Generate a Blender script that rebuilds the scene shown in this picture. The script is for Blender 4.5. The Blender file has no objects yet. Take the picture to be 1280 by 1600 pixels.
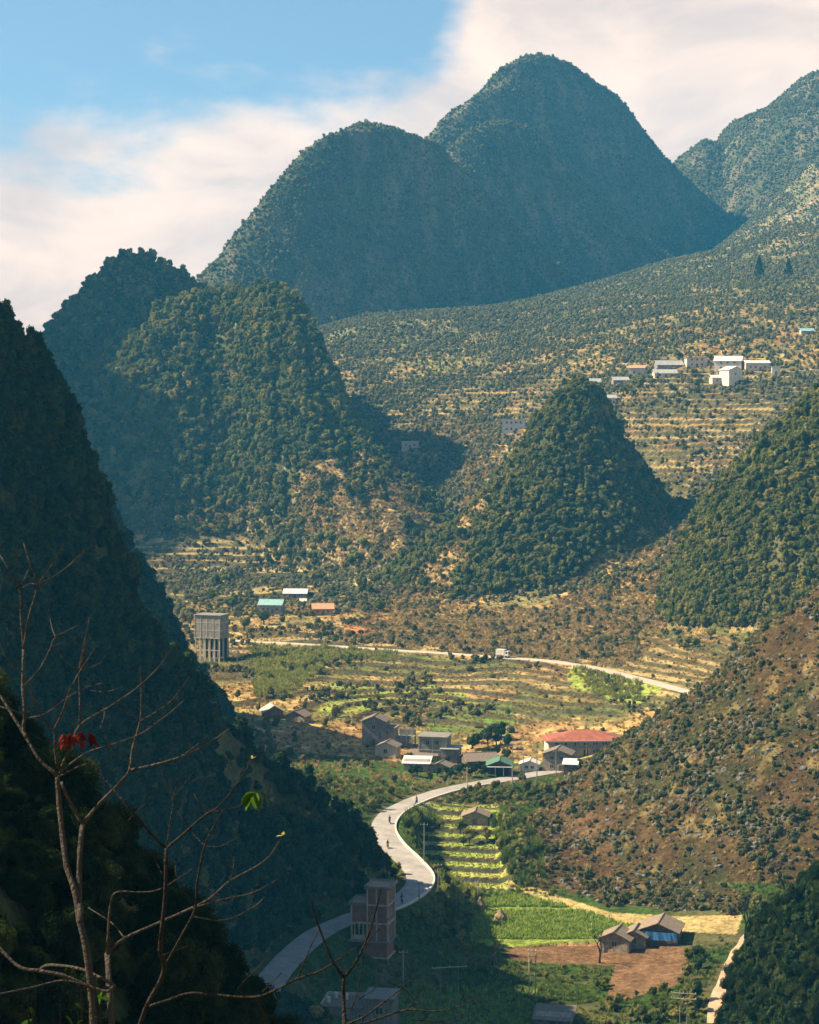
import bpy, bmesh, math, random
import numpy as np
from mathutils import Vector, Matrix, Euler

# ------------------------------------------------------------------ camera, sky, sun, exposure
scene = bpy.context.scene
random.seed(7)
RNG = np.random.default_rng(11)
CZ = 100.0                       # eye height above the valley floor
FPX = 3000.0                     # focal length in photo pixels (1280 x 1600)
PITCH = math.atan(140.0 / FPX)
cam_data = bpy.data.cameras.new("camera")
cam_data.sensor_fit = 'VERTICAL'
cam_data.sensor_height = 24.0
cam_data.sensor_width = 24.0
cam_data.lens = 24.0 * FPX / 1600.0
cam_data.clip_start = 0.5
cam_data.clip_end = 20000
cam = bpy.data.objects.new("camera", cam_data)
scene.collection.objects.link(cam)
cam.location = (0, 0, CZ)
cam.rotation_euler = (math.pi / 2 - PITCH, 0, 0)
scene.camera = cam

SUN_EL = math.radians(42)
SUN_AZ = math.radians(6)       # the sun stands on the left, this far beyond (+) or before (-) the picture plane
SUN_DIR = Vector((-math.cos(SUN_EL) * math.cos(SUN_AZ), math.cos(SUN_EL) * math.sin(SUN_AZ), math.sin(SUN_EL)))
sun_data = bpy.data.lights.new("sun", 'SUN')
sun_data.energy = 5.0
sun_data.angle = math.radians(0.5)
sun_data.color = (1.0, 0.83, 0.57)
sun = bpy.data.objects.new("sun", sun_data)
scene.collection.objects.link(sun)
sun.rotation_euler = SUN_DIR.to_track_quat('Z', 'Y').to_euler()
sun.location = (-300, 100, 600)

scene.view_settings.view_transform = 'Standard'
scene.view_settings.look = 'None'
scene.view_settings.exposure = 1.5
scene.view_settings.gamma = 1.0
scene.view_settings.use_curve_mapping = False
cy = scene.cycles
cy.use_denoising = True
cy.max_bounces = 4
cy.diffuse_bounces = 2
cy.glossy_bounces = 1
cy.transmission_bounces = 3
cy.transparent_max_bounces = 6
cy.volume_bounces = 0
cy.caustics_reflective = False
cy.caustics_refractive = False

world = bpy.data.worlds.new("World")
scene.world = world
world.use_nodes = True
wn, wl = world.node_tree.nodes, world.node_tree.links
wn.clear()
w_out = wn.new('ShaderNodeOutputWorld')
w_sky = wn.new('ShaderNodeTexSky')
w_sky.sky_type = 'NISHITA'
w_sky.sun_disc = False
w_sky.sun_elevation = SUN_EL
w_sky.sun_rotation = math.radians(270) + SUN_AZ
w_sky.air_density = 1.0
w_sky.dust_density = 0.8
w_sky.ozone_density = 1.6
w_bg = wn.new('ShaderNodeBackground')
w_bg.inputs['Strength'].default_value = 0.05
wl.new(w_sky.outputs[0], w_bg.inputs['Color'])
# clouds: low banks all round the horizon, thinning into blue above
w_tc = wn.new('ShaderNodeTexCoord')
w_map = wn.new('ShaderNodeMapping')
w_map.inputs['Scale'].default_value = (1.0, 1.0, 2.2)
wl.new(w_tc.outputs['Generated'], w_map.inputs['Vector'])
def wnoise(scale, detail, rough, loc, dist=0.0):
    m = wn.new('ShaderNodeMapping')
    m.inputs['Location'].default_value = loc
    wl.new(w_map.outputs[0], m.inputs['Vector'])
    n = wn.new('ShaderNodeTexNoise')
    n.inputs['Scale'].default_value = scale
    n.inputs['Detail'].default_value = detail
    n.inputs['Roughness'].default_value = rough
    n.inputs['Distortion'].default_value = dist
    wl.new(m.outputs[0], n.inputs['Vector'])
    return n
def wmath(op, a, b=None, c=None):
    n = wn.new('ShaderNodeMath'); n.operation = op
    for i, v in enumerate((a, b, c)):
        if v is None: continue
        if isinstance(v, (int, float)): n.inputs[i].default_value = v
        else: wl.new(v, n.inputs[i])
    return n.outputs[0]
def wramp(v, lo, hi):
    n = wn.new('ShaderNodeMapRange'); n.interpolation_type = 'SMOOTHSTEP'; n.clamp = True
    n.inputs['From Min'].default_value = lo; n.inputs['From Max'].default_value = hi
    wl.new(v, n.inputs['Value'])
    return n.outputs[0]
w_sep = wn.new('ShaderNodeSeparateXYZ')
wl.new(w_tc.outputs['Generated'], w_sep.inputs[0])
n_big = wnoise(2.2, 3, 0.5, (0.0, 0.0, 0.0))
n_puff = wnoise(15.0, 8, 0.52, (3.1, 0.7, 1.3), 0.2)
# top of the bank in terms of the vertical direction: rises to the right (east)
top = wmath('ADD', 0.168, wmath('MULTIPLY', w_sep.outputs['X'], 0.08))
top = wmath('ADD', top, wmath('MULTIPLY', wramp(w_sep.outputs['X'], -0.01, 0.09), 0.15))
top = wmath('MINIMUM', top, 0.32)
top = wmath('MAXIMUM', top, 0.08)
hgt = wmath('SUBTRACT', w_sep.outputs['Z'], top)
puff = wmath('MULTIPLY', wmath('SUBTRACT', n_puff.outputs['Fac'], 0.5), 0.15)
bank = wramp(wmath('SUBTRACT', puff, hgt), -0.022, 0.036)
shade = wnoise(9, 7, 0.55, (8.0, 2.0, 5.0), 0.5)
w_cr = wn.new('ShaderNodeMix'); w_cr.data_type = 'RGBA'
w_cr.inputs['A'].default_value = (0.45, 0.34, 0.285, 1)
w_cr.inputs['B'].default_value = (0.68, 0.485, 0.36, 1)
wl.new(wramp(shade.outputs['Fac'], 0.34, 0.66), w_cr.inputs['Factor'])
w_cbg = wn.new('ShaderNodeBackground')
w_cbg.inputs['Strength'].default_value = 0.80
wl.new(w_cr.outputs['Result'], w_cbg.inputs['Color'])
w_mix = wn.new('ShaderNodeMixShader')
wl.new(bank, w_mix.inputs['Fac'])
wl.new(w_bg.outputs[0], w_mix.inputs[1])
wl.new(w_cbg.outputs[0], w_mix.inputs[2])
wl.new(w_mix.outputs[0], w_out.inputs['Surface'])

# ------------------------------------------------------------------ small helpers
COL = scene.collection
CT, ST = math.cos(PITCH), math.sin(PITCH)
def ray(px, py):
    a, b = (px - 640) / FPX, (800 - py) / FPX
    return np.array([a, CT + b * ST, -ST + b * CT])
def at_Y(px, py, Y):
    d = ray(px, py); s = Y / d[1]
    return (d[0] * s, Y, CZ + d[2] * s)
def at_z(px, py, z):
    d = ray(px, py); s = (z - CZ) / d[2]
    return (d[0] * s, d[1] * s, z)
def project(x, y, z):
    dz = z - CZ
    dep = y * CT - dz * ST
    return 640 + FPX * x / dep, 800 - FPX * (y * ST + dz * CT) / dep
def tag(o, label=None, cat=None, group=None, kind=None):
    if label: o['label'] = label
    if cat: o['category'] = cat
    if group: o['group'] = group
    if kind: o['kind'] = kind
    return o
def sstep(a, b, v):
    t = np.clip((v - a) / (b - a), 0, 1)
    return t * t * (3 - 2 * t)
def _hash(ix, iy, s):
    h = (ix.astype(np.int64) * 374761393 + iy.astype(np.int64) * 668265263 + s * 1442695041) & 0xffffffff
    h = ((h ^ (h >> 13)) * 1274126177) & 0xffffffff
    h = (h ^ (h >> 16)) & 0xffffff
    return h / float(0xffffff)
def vnoise(x, y, s=0):
    ix, iy = np.floor(x), np.floor(y)
    fx, fy = x - ix, y - iy
    fx = fx * fx * (3 - 2 * fx); fy = fy * fy * (3 - 2 * fy)
    a = _hash(ix, iy, s); b = _hash(ix + 1, iy, s); c = _hash(ix, iy + 1, s); d = _hash(ix + 1, iy + 1, s)
    return (a * (1 - fx) + b * fx) * (1 - fy) + (c * (1 - fx) + d * fx) * fy
def fbm(x, y, sc, o=4, s=0, g=0.5):
    t, amp, tot = 0, 1, 0
    x = x / sc; y = y / sc
    for i in range(o):
        t = t + amp * vnoise(x + 17.3 * i, y - 9.1 * i, s + i); tot += amp
        amp *= g; x, y = x * 2.03 + y * 0.3, y * 2.03 - x * 0.3
    return t / tot
def smax(a, b, k):
    h = np.clip(0.5 + 0.5 * (a - b) / k, 0, 1)
    return b * (1 - h) + a * h + k * h * (1 - h)
def in_poly(px, py, poly):
    r = np.zeros(px.shape, bool); n = len(poly)
    for i in range(n):
        x0, y0 = poly[i]; x1, y1 = poly[(i + 1) % n]
        if y0 == y1: continue
        c = ((y0 > py) != (y1 > py)) & (px < (x1 - x0) * (py - y0) / (y1 - y0) + x0)
        r ^= c
    return r

# ------------------------------------------------------------------ the terrain as a height function
ROAD_PX = [(330, 1680, 7), (385, 1592, 8), (436, 1515, 8.5), (492, 1462, 9), (550, 1434, 9.5), (612, 1413, 10), (648, 1390, 10),
           (655, 1368, 10), (634, 1342, 10), (610, 1318, 10), (598, 1293, 10), (612, 1270, 10), (650, 1250, 10), (700, 1234, 10),
           (755, 1223, 10), (815, 1213, 10), (870, 1204, 10.5), (930, 1198, 11)]
ROAD = [at_z(*p) for p in ROAD_PX]
UROAD_PX = [(352, 999, 22), (370, 1001, 22), (400, 1003, 22), (450, 1005, 22), (530, 1010, 22), (620, 1016, 22), (700, 1021, 22), (780, 1027, 22),
            (850, 1032, 22), (920, 1042, 22), (990, 1058, 21.5), (1050, 1074, 21), (1095, 1087, 20.5), (1150, 1108, 20), (1200, 1130, 19.5)]
UROAD = [at_z(*p) for p in UROAD_PX]
TRACK_PX = [(1190, 1440, 6), (1170, 1470, 5), (1150, 1500, 3), (1135, 1540, 2), (1122, 1575, 1), (1112, 1620, 0)]
def catmull(pts, n=12):
    P = [np.array(p, float) for p in pts]
    P = [2 * P[0] - P[1]] + P + [2 * P[-1] - P[-2]]
    out = []
    for i in range(1, len(P) - 2):
        for k in range(n):
            t = k / n
            out.append(0.5 * ((2 * P[i]) + (-P[i - 1] + P[i + 1]) * t + (2 * P[i - 1] - 5 * P[i] + 4 * P[i + 1] - P[i + 2]) * t * t
                              + (-P[i - 1] + 3 * P[i] - 3 * P[i + 1] + P[i + 2]) * t ** 3))
    out.append(P[-2])
    return np.array(out)
ROAD_C = catmull(ROAD); UROAD_C = catmull(UROAD)

ctrl = [at_z(*p) for p in [
    (830, 1440, 0), (760, 1450, 0), (950, 1440, 0), (800, 1410, 0), (1050, 1450, 1), (700, 1540, 0), (850, 1530, -1), (1000, 1520, -1),
    (800, 1590, -2), (600, 1590, 0), (1100, 1540, 1), (700, 1470, 1.5), (740, 1302, 9.5), (700, 1296, 9.5), (790, 1392, 0.5), (730, 1392, 1.5),
    (750, 1275, 9.5), (850, 1240, 9.5), (700, 1250, 9.5), (520, 1200, 14), (470, 1130, 15), (600, 1180, 11.5), (650, 1195, 10.5),
    (750, 1195, 10.5), (850, 1190, 11), (950, 1190, 12), (700, 1135, 12.5), (600, 1125, 13), (800, 1135, 12.5), (900, 1130, 14), (1000, 1120, 16),
    (450, 1060, 18.5), (600, 1055, 18.5), (750, 1065, 18), (900, 1080, 18), (600, 1090, 15.5), (750, 1100, 15), (480, 1095, 16)]]
ctrl += ROAD[::2] + UROAD
ctrl += [at_Y(*p) for p in [
    (430, 952, 760), (480, 930, 800), (500, 955, 760), (580, 985, 700), (560, 900, 880), (500, 860, 930), (600, 830, 930), (600, 785, 965),
    (640, 762, 1000), (800, 985, 690), (900, 945, 730), (980, 1000, 665), (960, 880, 765), (1050, 825, 790), (1060, 785, 825), (1020, 900, 740),
    (640, 698, 1020), (560, 620, 1120), (700, 650, 1060), (805, 672, 1000), (700, 560, 1200), (850, 560, 1150), (1000, 592, 1000),
    (1140, 596, 990), (1250, 600, 960), (1050, 700, 890), (1150, 680, 890), (1000, 650, 940), (1050, 520, 1120), (1200, 520, 1100),
    (1250, 440, 1300), (1150, 450, 1300), (950, 480, 1300), (800, 510, 1300), (600, 500, 1300), (1230, 350, 1550), (1270, 250, 1850),
    (1100, 428, 1450), (960, 450, 1480), (830, 475, 1480), (700, 490, 1480), (580, 490, 1450), (1050, 405, 1600), (1160, 400, 1600), (1100, 445, 1740), (1000, 455, 1740), (1190, 430, 1720), (1050, 445, 1900), (900, 485, 1740), (780, 500, 1740),(450, 905, 850), (350, 930, 800), (330, 1036, 655), (300, 1010, 690), (400, 1036, 645)]]
ctrl += [(0, -120, 112), (0, 0, 96), (0, 60, 45), (0, 150, 8), (0, 250, 0), (90, 250, 2), (-60, 180, 15), (60, 60, 55), (-150, 60, 90), (150, 100, 60),
         (-600, 800, 30), (-400, 1300, 60), (-700, 1600, 80), (650, 900, 150), (800, 1500, 240), (0, 2200, 150), (-900, 2300, 150), (900, 2300, 330),
         (-500, 400, 40), (400, 300, 70), (400, 600, 130), (-1500, 1500, 100), (1500, 1500, 300), (-300, 600, 30), (-200, 800, 22)]
ctrl = np.array(ctrl, float)
def rbf_fit(P):
    n = len(P)
    A = np.zeros((n + 3, n + 3))
    r = np.hypot(P[:, None, 0] - P[None, :, 0], P[:, None, 1] - P[None, :, 1])
    A[:n, :n] = r - 1.2 * np.eye(n) * 3
    A[:n, n] = 1; A[:n, n + 1:] = P[:, :2] / 1000; A[n, :n] = 1; A[n + 1:, :n] = P[:, :2].T / 1000
    b = np.zeros(n + 3); b[:n] = P[:, 2]
    return np.linalg.solve(A, b)
W_RBF = rbf_fit(ctrl)
def base_z(x, y):
    z = W_RBF[-3] + W_RBF[-2] * x / 1000 + W_RBF[-1] * y / 1000
    for i in range(len(ctrl)):
        z = z + W_RBF[i] * np.hypot(x - ctrl[i, 0], y - ctrl[i, 1])
    return z

class Hill:
    def __init__(s, name, D, L, R, k=1.0, kb=None, peak=None, ext=1.0, sk=0.0, fl=1.0, fr=1.0, my=0.0, drop=0):
        s.sk, s.fl, s.fr, s.my = sk, fl, fr, my
        s.name, s.D, s.k, s.kb = name, D, k, kb or k
        pk = peak or (L[0] if L else R[0])
        s.cx, _, s.cz = at_Y(pk[0], pk[1], D)
        s.cy = D
        s.f = []
        for side in (L, R):
            if side is None:
                s.f.append(None); continue
            P = [at_Y(p[0], p[1] + drop, (D - my * s.cx) / (1 - my * (p[0] - 640) / FPX)) for p in side]
            r = np.array([0] + [abs(p[0] - s.cx) for p in P]); z = np.array([s.cz] + [p[2] for p in P])
            sl = (z[-1] - z[-3]) / max(r[-1] - r[-3], 1e-3) * ext
            r = np.append(r, r[-1] + 600); z = np.append(z, z[-1] + 600 * sl)
            o = np.argsort(r, kind='stable'); r, z = r[o], z[o]
            rr = np.arange(0, r[-1], 1.0)
            zz = np.interp(rr, r, z)
            kz = max(3, int(r[-2] / 22)); ker = np.hanning(2 * kz + 3)[1:-1]; ker /= ker.sum()
            pad = np.concatenate([zz[kz:0:-1], zz, np.full(kz, zz[-1])])
            s.f.append(np.convolve(pad, ker, 'valid')[:len(rr)])
        if s.f[0] is None: s.f[0] = s.f[1]
        if s.f[1] is None: s.f[1] = s.f[0]
    def fit(s, L, R, n=5, drop=0):
        """tune the two profiles until the hill's outline seen from the viewpoint is the wanted one"""
        yy = np.linspace(s.D - 330, s.D + 260, 150)
        hw = max(len(s.f[0]), len(s.f[1])) - 600
        xx = np.linspace(s.cx - hw * 1.2, s.cx + hw * 1.2, 260)
        gx, gy = np.meshgrid(xx, yy)
        for _ in range(n):
            zz = s.z(gx.ravel(), gy.ravel()); px, py = project(gx.ravel(), gy.ravel(), zz)
            b0 = 640 + FPX * s.cx / s.D; bins = np.arange(b0 - 700, b0 + 700, 4.0)
            k = np.clip(((px - bins[0]) / 4).astype(int), 0, len(bins) - 1)
            o_ = np.argsort(-py); S = np.full(len(bins), 9e3); ZS = np.zeros(len(bins)); S[k[o_]] = py[o_]; ZS[k[o_]] = zz[o_]
            tp = int(np.argmin(S)); want = min(p[1] for p in (L or R)) + drop
            dz = (S[tp] - want) / FPX * s.D
            for side, P in ((0, L), (1, R)):
                if P is None: continue
                f = s.f[side]; r = np.arange(len(f)); fac = []; zs = []
                for (a, b) in P:
                    b = b + drop; tgt = abs(a - b0)
                    if tgt < 12 or b < S[tp] + 8: continue
                    ix = np.arange(tp, -1, -1) if side == 0 else np.arange(tp, len(bins))
                    j = np.nonzero((S[ix] > b) & (S[ix] < 8e3))[0]
                    if not len(j): continue
                    j = ix[j[0]]; act = abs(bins[j] - b0)
                    zs.append(ZS[j]); fac.append(np.clip((tgt + 4) / max(act, 4), .8, 1.25) ** .7)
                if len(fac) < 3: continue
                o = np.argsort(zs); zs = np.array(zs)[o]; fac = np.array(fac)[o]
                fz = np.interp(f, zs, fac); r2 = r * fz
                low = f < zs[0]
                if low.any():
                    i0 = int(np.argmax(low)); r2 = np.where(r >= i0, r + (r2[i0] - i0), r2)
                g = np.interp(r, np.maximum.accumulate(r2), f) + dz * np.clip(1 - r / 60, 0, 1)
                ker = np.hanning(23)[1:-1]; ker /= ker.sum(); s.f[side] = np.convolve(np.concatenate([g[10:0:-1], g, np.full(10, g[-1])]), ker, 'valid')
            s.cz += dz
    def z(s, x, y):
        dx = x - s.cx * 1.0; dy = y - s.cy - s.my * dx
        dy = np.where(dy < 0, dy * s.k, dy * s.kb)
        if s.sk:
            dx = dx - s.sk * (y - s.cy)
            r = np.hypot(dx, dy) * math.sqrt(1 + (s.sk / s.k) ** 2)
            wq = sstep(-0.8, 0.8, dx / np.maximum(np.hypot(dx, dy), 1e-3)); r = r * (s.fl * (1 - wq) + s.fr * wq)
        else:
            r = np.hypot(dx, dy)
        t = dx / np.maximum(r, 1e-3)
        w = sstep(-0.8, 0.8, t)
        n = len(s.f[0]); ri = np.minimum(r, n - 2); 
        zl = np.interp(r, np.arange(n), s.f[0]); m = len(s.f[1]); zr = np.interp(r, np.arange(m), s.f[1])
        return zl * (1 - w) + zr * w

HILLS = [
    Hill('mountain', 1950, [(832, 84), (800, 93), (760, 125), (720, 165), (670, 212), (600, 290), (500, 400), (400, 520)],
         [(875, 93), (905, 110), (945, 140), (985, 180), (1020, 225), (1060, 265), (1110, 310), (1160, 358), (1190, 392), (1225, 430), (1290, 490)], k=0.9, sk=1.4, fl=1.04, fr=0.9),
    Hill('mountain', 1780, [(785, 184), (750, 195), (710, 220), (690, 245), (600, 340), (500, 450)],
         [(830, 203), (860, 235), (900, 270), (940, 310), (985, 355), (1040, 392), (1100, 425), (1200, 470)], k=0.8, sk=1.2),
    Hill('mountain', 1620, [(560, 189), (545, 190), (515, 213), (480, 250), (440, 287), (400, 330), (360, 375), (320, 420), (300, 440), (240, 510)],
         [(600, 195), (640, 205), (680, 226), (710, 255), (750, 300), (800, 350), (880, 410), (1000, 480)], k=0.8, sk=1.3, fl=1.28, fr=0.9),
    Hill('mountain', 2150, [(1340, 85), (1290, 110), (1275, 115), (1250, 125), (1200, 170), (1165, 184), (1140, 196), (1120, 222), (1050, 330)], None, k=1.0),
    Hill('mountain', 2110, [(1107, 217), (1095, 222), (1078, 236), (1060, 248), (1000, 320)], [(1130, 230), (1160, 262), (1210, 320)], k=1.0),
    Hill('hill', 1150, [(215, 401), (185, 409), (150, 432), (120, 465), (90, 500), (65, 525), (45, 547), (0, 600), (-110, 760)],
         [(240, 407), (280, 424), (310, 445), (345, 475), (420, 560), (500, 700)], k=0.9, sk=0.6, fl=1.14),
    Hill('hill', 1030, [(430, 446), (410, 449), (385, 462), (340, 520), (290, 620), (220, 800)],
         [(455, 460), (480, 490), (500, 528), (520, 582), (545, 645), (580, 692), (620, 734), (675, 781), (760, 850)], k=0.95, my=-1.15),
    Hill('hill', 822, [(908, 596), (890, 600), (868, 620), (840, 655), (815, 690), (792, 730), (757, 770), (712, 815), (660, 862), (600, 910), (530, 950)],
         [(930, 608), (950, 640), (970, 680), (990, 712), (1015, 748), (1047, 792), (1080, 840)], k=1.0),
    Hill('hill', 520, None, [(-60, 610), (50, 655), (110, 725), (168, 818), (204, 880), (238, 945), (268, 1008), (305, 1070), (350, 1130), (400, 1190)], k=1.0),
    Hill('hill', 286, None, [(-170, 390), (-50, 440), (0, 482), (38, 526), (66, 568), (105, 625), (140, 720), (168, 795), (190, 865), (214, 938), (256, 1014),
                             (330, 1084), (415, 1138), (478, 1205), (550, 1272), (600, 1340), (628, 1392), (650, 1430)], k=1.1, kb=3.0, my=1.2, drop=12),
    Hill('hill', 690, [(1420, 480), (1280, 603), (1240, 643), (1190, 703), (1140, 748), (1095, 798), (1070, 850), (1045, 920), (1010, 1000), (970, 1060)], None, k=0.9),
    Hill('hill', 465, [(1420, 800), (1280, 925), (1200, 985), (1100, 1082), (1040, 1127), (970, 1176), (900, 1222), (850, 1258), (812, 1300), (785, 1345)], None, k=1.0),
    Hill('hill', 262, [(1480, 1200), (1280, 1388), (1230, 1424), (1185, 1472), (1155, 1540), (1130, 1600)], None, k=1.0),
    Hill('hill', 60, None, [(-500, 900), (-200, 1050), (0, 1190), (120, 1330), (220, 1450), (330, 1590), (400, 1700)], k=0.8),
]
HILLS.append(Hill('hill', 1092, [(345, 462), (300, 466), (255, 480), (200, 520), (140, 590), (80, 680), (30, 770)],
                  [(400, 470), (450, 520), (520, 620), (600, 730), (680, 800)], k=0.85))
KS = [14, 10, 10, 12, 6, 8, 8, 5, 4, 3.5, 6, 3.5, 3, 2, 16]
for _i, _L, _R, _d in ((0, [(832, 84), (800, 93), (760, 125), (720, 165), (670, 212), (600, 290)], [(875, 93), (905, 110), (945, 140), (985, 180), (1020, 225), (1060, 265), (1110, 310), (1160, 358), (1190, 392)], 2),
                   (1, [(785, 184), (750, 195), (710, 220), (690, 245), (600, 340)], [(830, 203), (860, 235), (900, 270), (940, 310), (985, 355), (1040, 392)], 2),
                   (2, [(560, 189), (515, 213), (480, 250), (440, 287), (400, 330), (360, 375), (320, 420)], [(600, 195), (640, 205), (680, 226), (710, 255), (750, 300)], 2),
                   (5, [(215, 401), (185, 409), (150, 432), (120, 465), (90, 500), (65, 525), (45, 547)], [(240, 407), (280, 424), (310, 445), (345, 475)], 5)):
    HILLS[_i].fit(_L, _R, 9, _d)
# unseen hills added left of the picture to throw shade into it
SHADE_HILLS = [(-560, 1175, 600, 1.5), (-545, 1045, 490, 1.3), (-190, 335, 150, 1.3), (-110, 35, 180, 1.6)]

def terrace(z, x, y, step, sharp=0.72, wob=0.9, s=5):
    q = (z + (fbm(x, y, 38, 3, s) - 0.5) * wob * 2) / step
    f = q - np.floor(q)
    return z + ((sstep(sharp, 1.0, f)) - f) * step, f

def poly_dist(x, y, C, side=False):
    """distance to the polyline C (n,3), and the height at the nearest spot"""
    best = np.full(x.shape, 1e9); zz = np.zeros(x.shape); sd = np.zeros(x.shape)
    for i in range(len(C) - 1):
        ax, ay, az = C[i]; bx, by, bz = C[i + 1]
        dx, dy = bx - ax, by - ay
        t = np.clip(((x - ax) * dx + (y - ay) * dy) / (dx * dx + dy * dy + 1e-9), 0, 1)
        d = np.hypot(x - ax - t * dx, y - ay - t * dy)
        m = d < best
        best = np.where(m, d, best); zz = np.where(m, az + t * (bz - az), zz)
        if side: sd = np.where(m, np.sign(dx * (y - ay) - dy * (x - ax)), sd)
    return (best, zz, sd) if side else (best, zz)

FIELD_FLAT = [(738, 1396), (800, 1396), (850, 1405), (905, 1420), (965, 1440), (1000, 1445), (990, 1472), (780, 1482), (735, 1470)]
STEP_POLY = [(655, 1300), (790, 1300), (800, 1345), (835, 1392), (740, 1398), (700, 1380), (668, 1345)]
HT_POLY = [(380, 845), (500, 800), (660, 770), (700, 780), (640, 870), (560, 960), (620, 1000), (300, 1000), (300, 960)]
FAR_T = [(560, 690), (700, 620), (900, 640), (960, 600), (1280, 480), (1280, 620), (1100, 790), (1040, 790), (700, 780), (640, 760)]
def height(x, y, detail=True):
    z = base_z(x, y)
    hid = np.zeros(x.shape, int)
    top = z.copy()
    for i, (h, k) in enumerate(zip(HILLS, KS)):
        hz = h.z(x, y)
        if detail:
            amp = min(9, max(2.0, (h.cz) * 0.06)) if h.D > 100 else 1
            hz = hz + (fbm(x + 31 * i, y, amp * (7 if h.D < 1500 else 11), 5, 40 + i) - 0.5) * amp * sstep(0, 25, hz - z)
            if h.D == 465: hz = hz + (fbm(x, y, 13, 3, 91) - .5) * 4.5 * sstep(0, 12, hz - z)
            if h.D > 600:            # gullies running down the slope
                an = np.arctan2(y - h.cy, x - h.cx); rr_ = np.hypot(x - h.cx, y - h.cy)
                g_ = np.abs(fbm(an * 3.2 + 9, rr_ / 160.0, .55, 3, 60 + i) - 0.5) * 2
                hz = hz - (1 - sstep(0, .28, g_)) * min(7, h.cz * .03) * (.35 if h.D > 1500 else 1) * sstep(0, 30, hz - z) * sstep(4, 40, rr_)
        if h.D == 286:              # the road was cut along the foot of this slope
            m = (x > -130) & (x < 40) & (y > 110) & (y < 520)
            if m.any():
                dd, rz, sd = poly_dist(x[m], y[m], np.vstack([[(-62, 100, 7), (-40, 190, 7)], ROAD_C[:12 * 13]]), True)
                cap = np.where(sd > 0, rz + 1.7 * np.maximum(dd - 3.5, 0) + 3.0 * np.maximum(dd - 14, 0), -60)
                hz[m] = np.minimum(hz[m], cap)
        if h.D < 100:
            hz = np.where(y < 130, hz, -50)
        hid = np.where(hz > top + 0.0, i + 1, hid); top = np.maximum(top, hz)
        z = smax(hz, z, k)
    for (ox, oy, oz, sl) in SHADE_HILLS:
        r = np.hypot(x - ox, y - oy)
        hz = oz - sl * (np.sqrt(r * r + 64) - 8)
        hid = np.where(hz > top, 20, hid); top = np.maximum(top, hz)
        z = smax(hz, z, 10)
    px, py = project(x, y, z)
    info = {}
    if detail:
        # terraced slopes
        mid = sstep(545, 555, y) * sstep(735, 725, y) * (hid == 0)
        far = sstep(760, 800, y) * sstep(1250, 1150, y) * ((hid == 0) * sstep(135, 125, z) + (hid == 7) * sstep(66, 58, z))
        zt, f1 = terrace(z, x, y, 1.0, 0.6, 1.0)
        z = z + (zt - z) * np.clip(mid, 0, 1)
        zt, f2 = terrace(z, x, y, 2.6, 0.62, 2.2, 9)
        z = z + (zt - z) * np.clip(far, 0, 1) * 0.9
        near = sstep(452, 456, y) * sstep(500, 494, y) * (hid == 0) * sstep(1, 5, x)
        zt, f3 = terrace(z, x, y, 0.8, 0.6, 1.4)
        z = z + (zt - z) * near
        hid = np.where(hid == 15, 6, hid)
        info['mid'] = mid; info['far'] = far; info['f'] = np.where(far > 0.3, f2, f1)
        # the stepped plots below the road
        sp = (x > 1.5) & (x < 21) & (y > 403) & (y < 452) & (hid == 0)
        yy = y + (x - 8) * 0.25
        q = (yy - 402) / 5.2
        zs = np.minimum(np.floor(q) + sstep(0.78, 1.0, q - np.floor(q)), 9) * 0.98
        w = sstep(0.5, 3, x) * sstep(23, 19, x) * sstep(400, 403, y) * sstep(458, 451, y) * (hid == 0)
        z = z * (1 - w) + zs * w
        info['step'] = w; info['fs'] = q - np.floor(q)
        # level field on the valley floor
        fw = in_poly(px, py, FIELD_FLAT) & (y < 403) & (y > 350)
        info['field'] = fw
        z = np.where(fw, z * 0.15, z)
        # small relief everywhere
        z = z + (fbm(x, y, 9, 4, 77) - 0.5) * 1.3 * np.where(hid == 0, 0.35, 1.0) * (~fw) * (1 - w)
    for C, hw, sh in ((ROAD_C, 3.2, 4.0), (UROAD_C, 2.8, 5.0)):
        m = (x > C[:, 0].min() - 12) & (x < C[:, 0].max() + 12) & (y > C[:, 1].min() - 12) & (y < C[:, 1].max() + 12)
        if m.any():
            d, rz = poly_dist(x[m], y[m], C)
            w = 1 - sstep(hw, hw + sh, d)
            z[m] = z[m] * (1 - w) + (rz - 0.12) * w
    hid = np.where(hid == 15, 6, hid)
    info['hid'] = hid
    return z, info

# grid: fans out from the viewpoint's hill, rows closer where the valley is
def rows():
    out = [-160, -100, -60, -30, -12, -2]
    y = 4.0
    while y < 3000:
        out.append(y)
        if y < 90: y += 1.2 + y * 0.01
        elif y < 200: y += 2.5
        elif y < 300: y += 0.8
        elif y < 520: y += 0.5
        elif y < 780: y += 0.75
        elif y < 1150: y += 1.5
        elif y < 1350: y += 2.5
        elif y < 2250: y += 3.4
        else: y += 40
    return np.array(out)
YR = rows()
u_in = np.linspace(-0.245, 0.245, 571)
u_out = 0.245 * (1.0 + np.cumsum(np.linspace(0.02, 0.35, 24)))
UC = np.concatenate([-u_out[::-1], u_in, u_out])
GY = np.repeat(YR[:, None], len(UC), 1)
GX = UC[None, :] * (np.maximum(GY, 0) + 60) 
GX = np.where(np.abs(UC)[None, :] <= 0.2451, GX, GX)
gz, INFO = height(GX.ravel(), GY.ravel())
GZ = gz.reshape(GX.shape)
HID = INFO['hid'].reshape(GX.shape)
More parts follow.
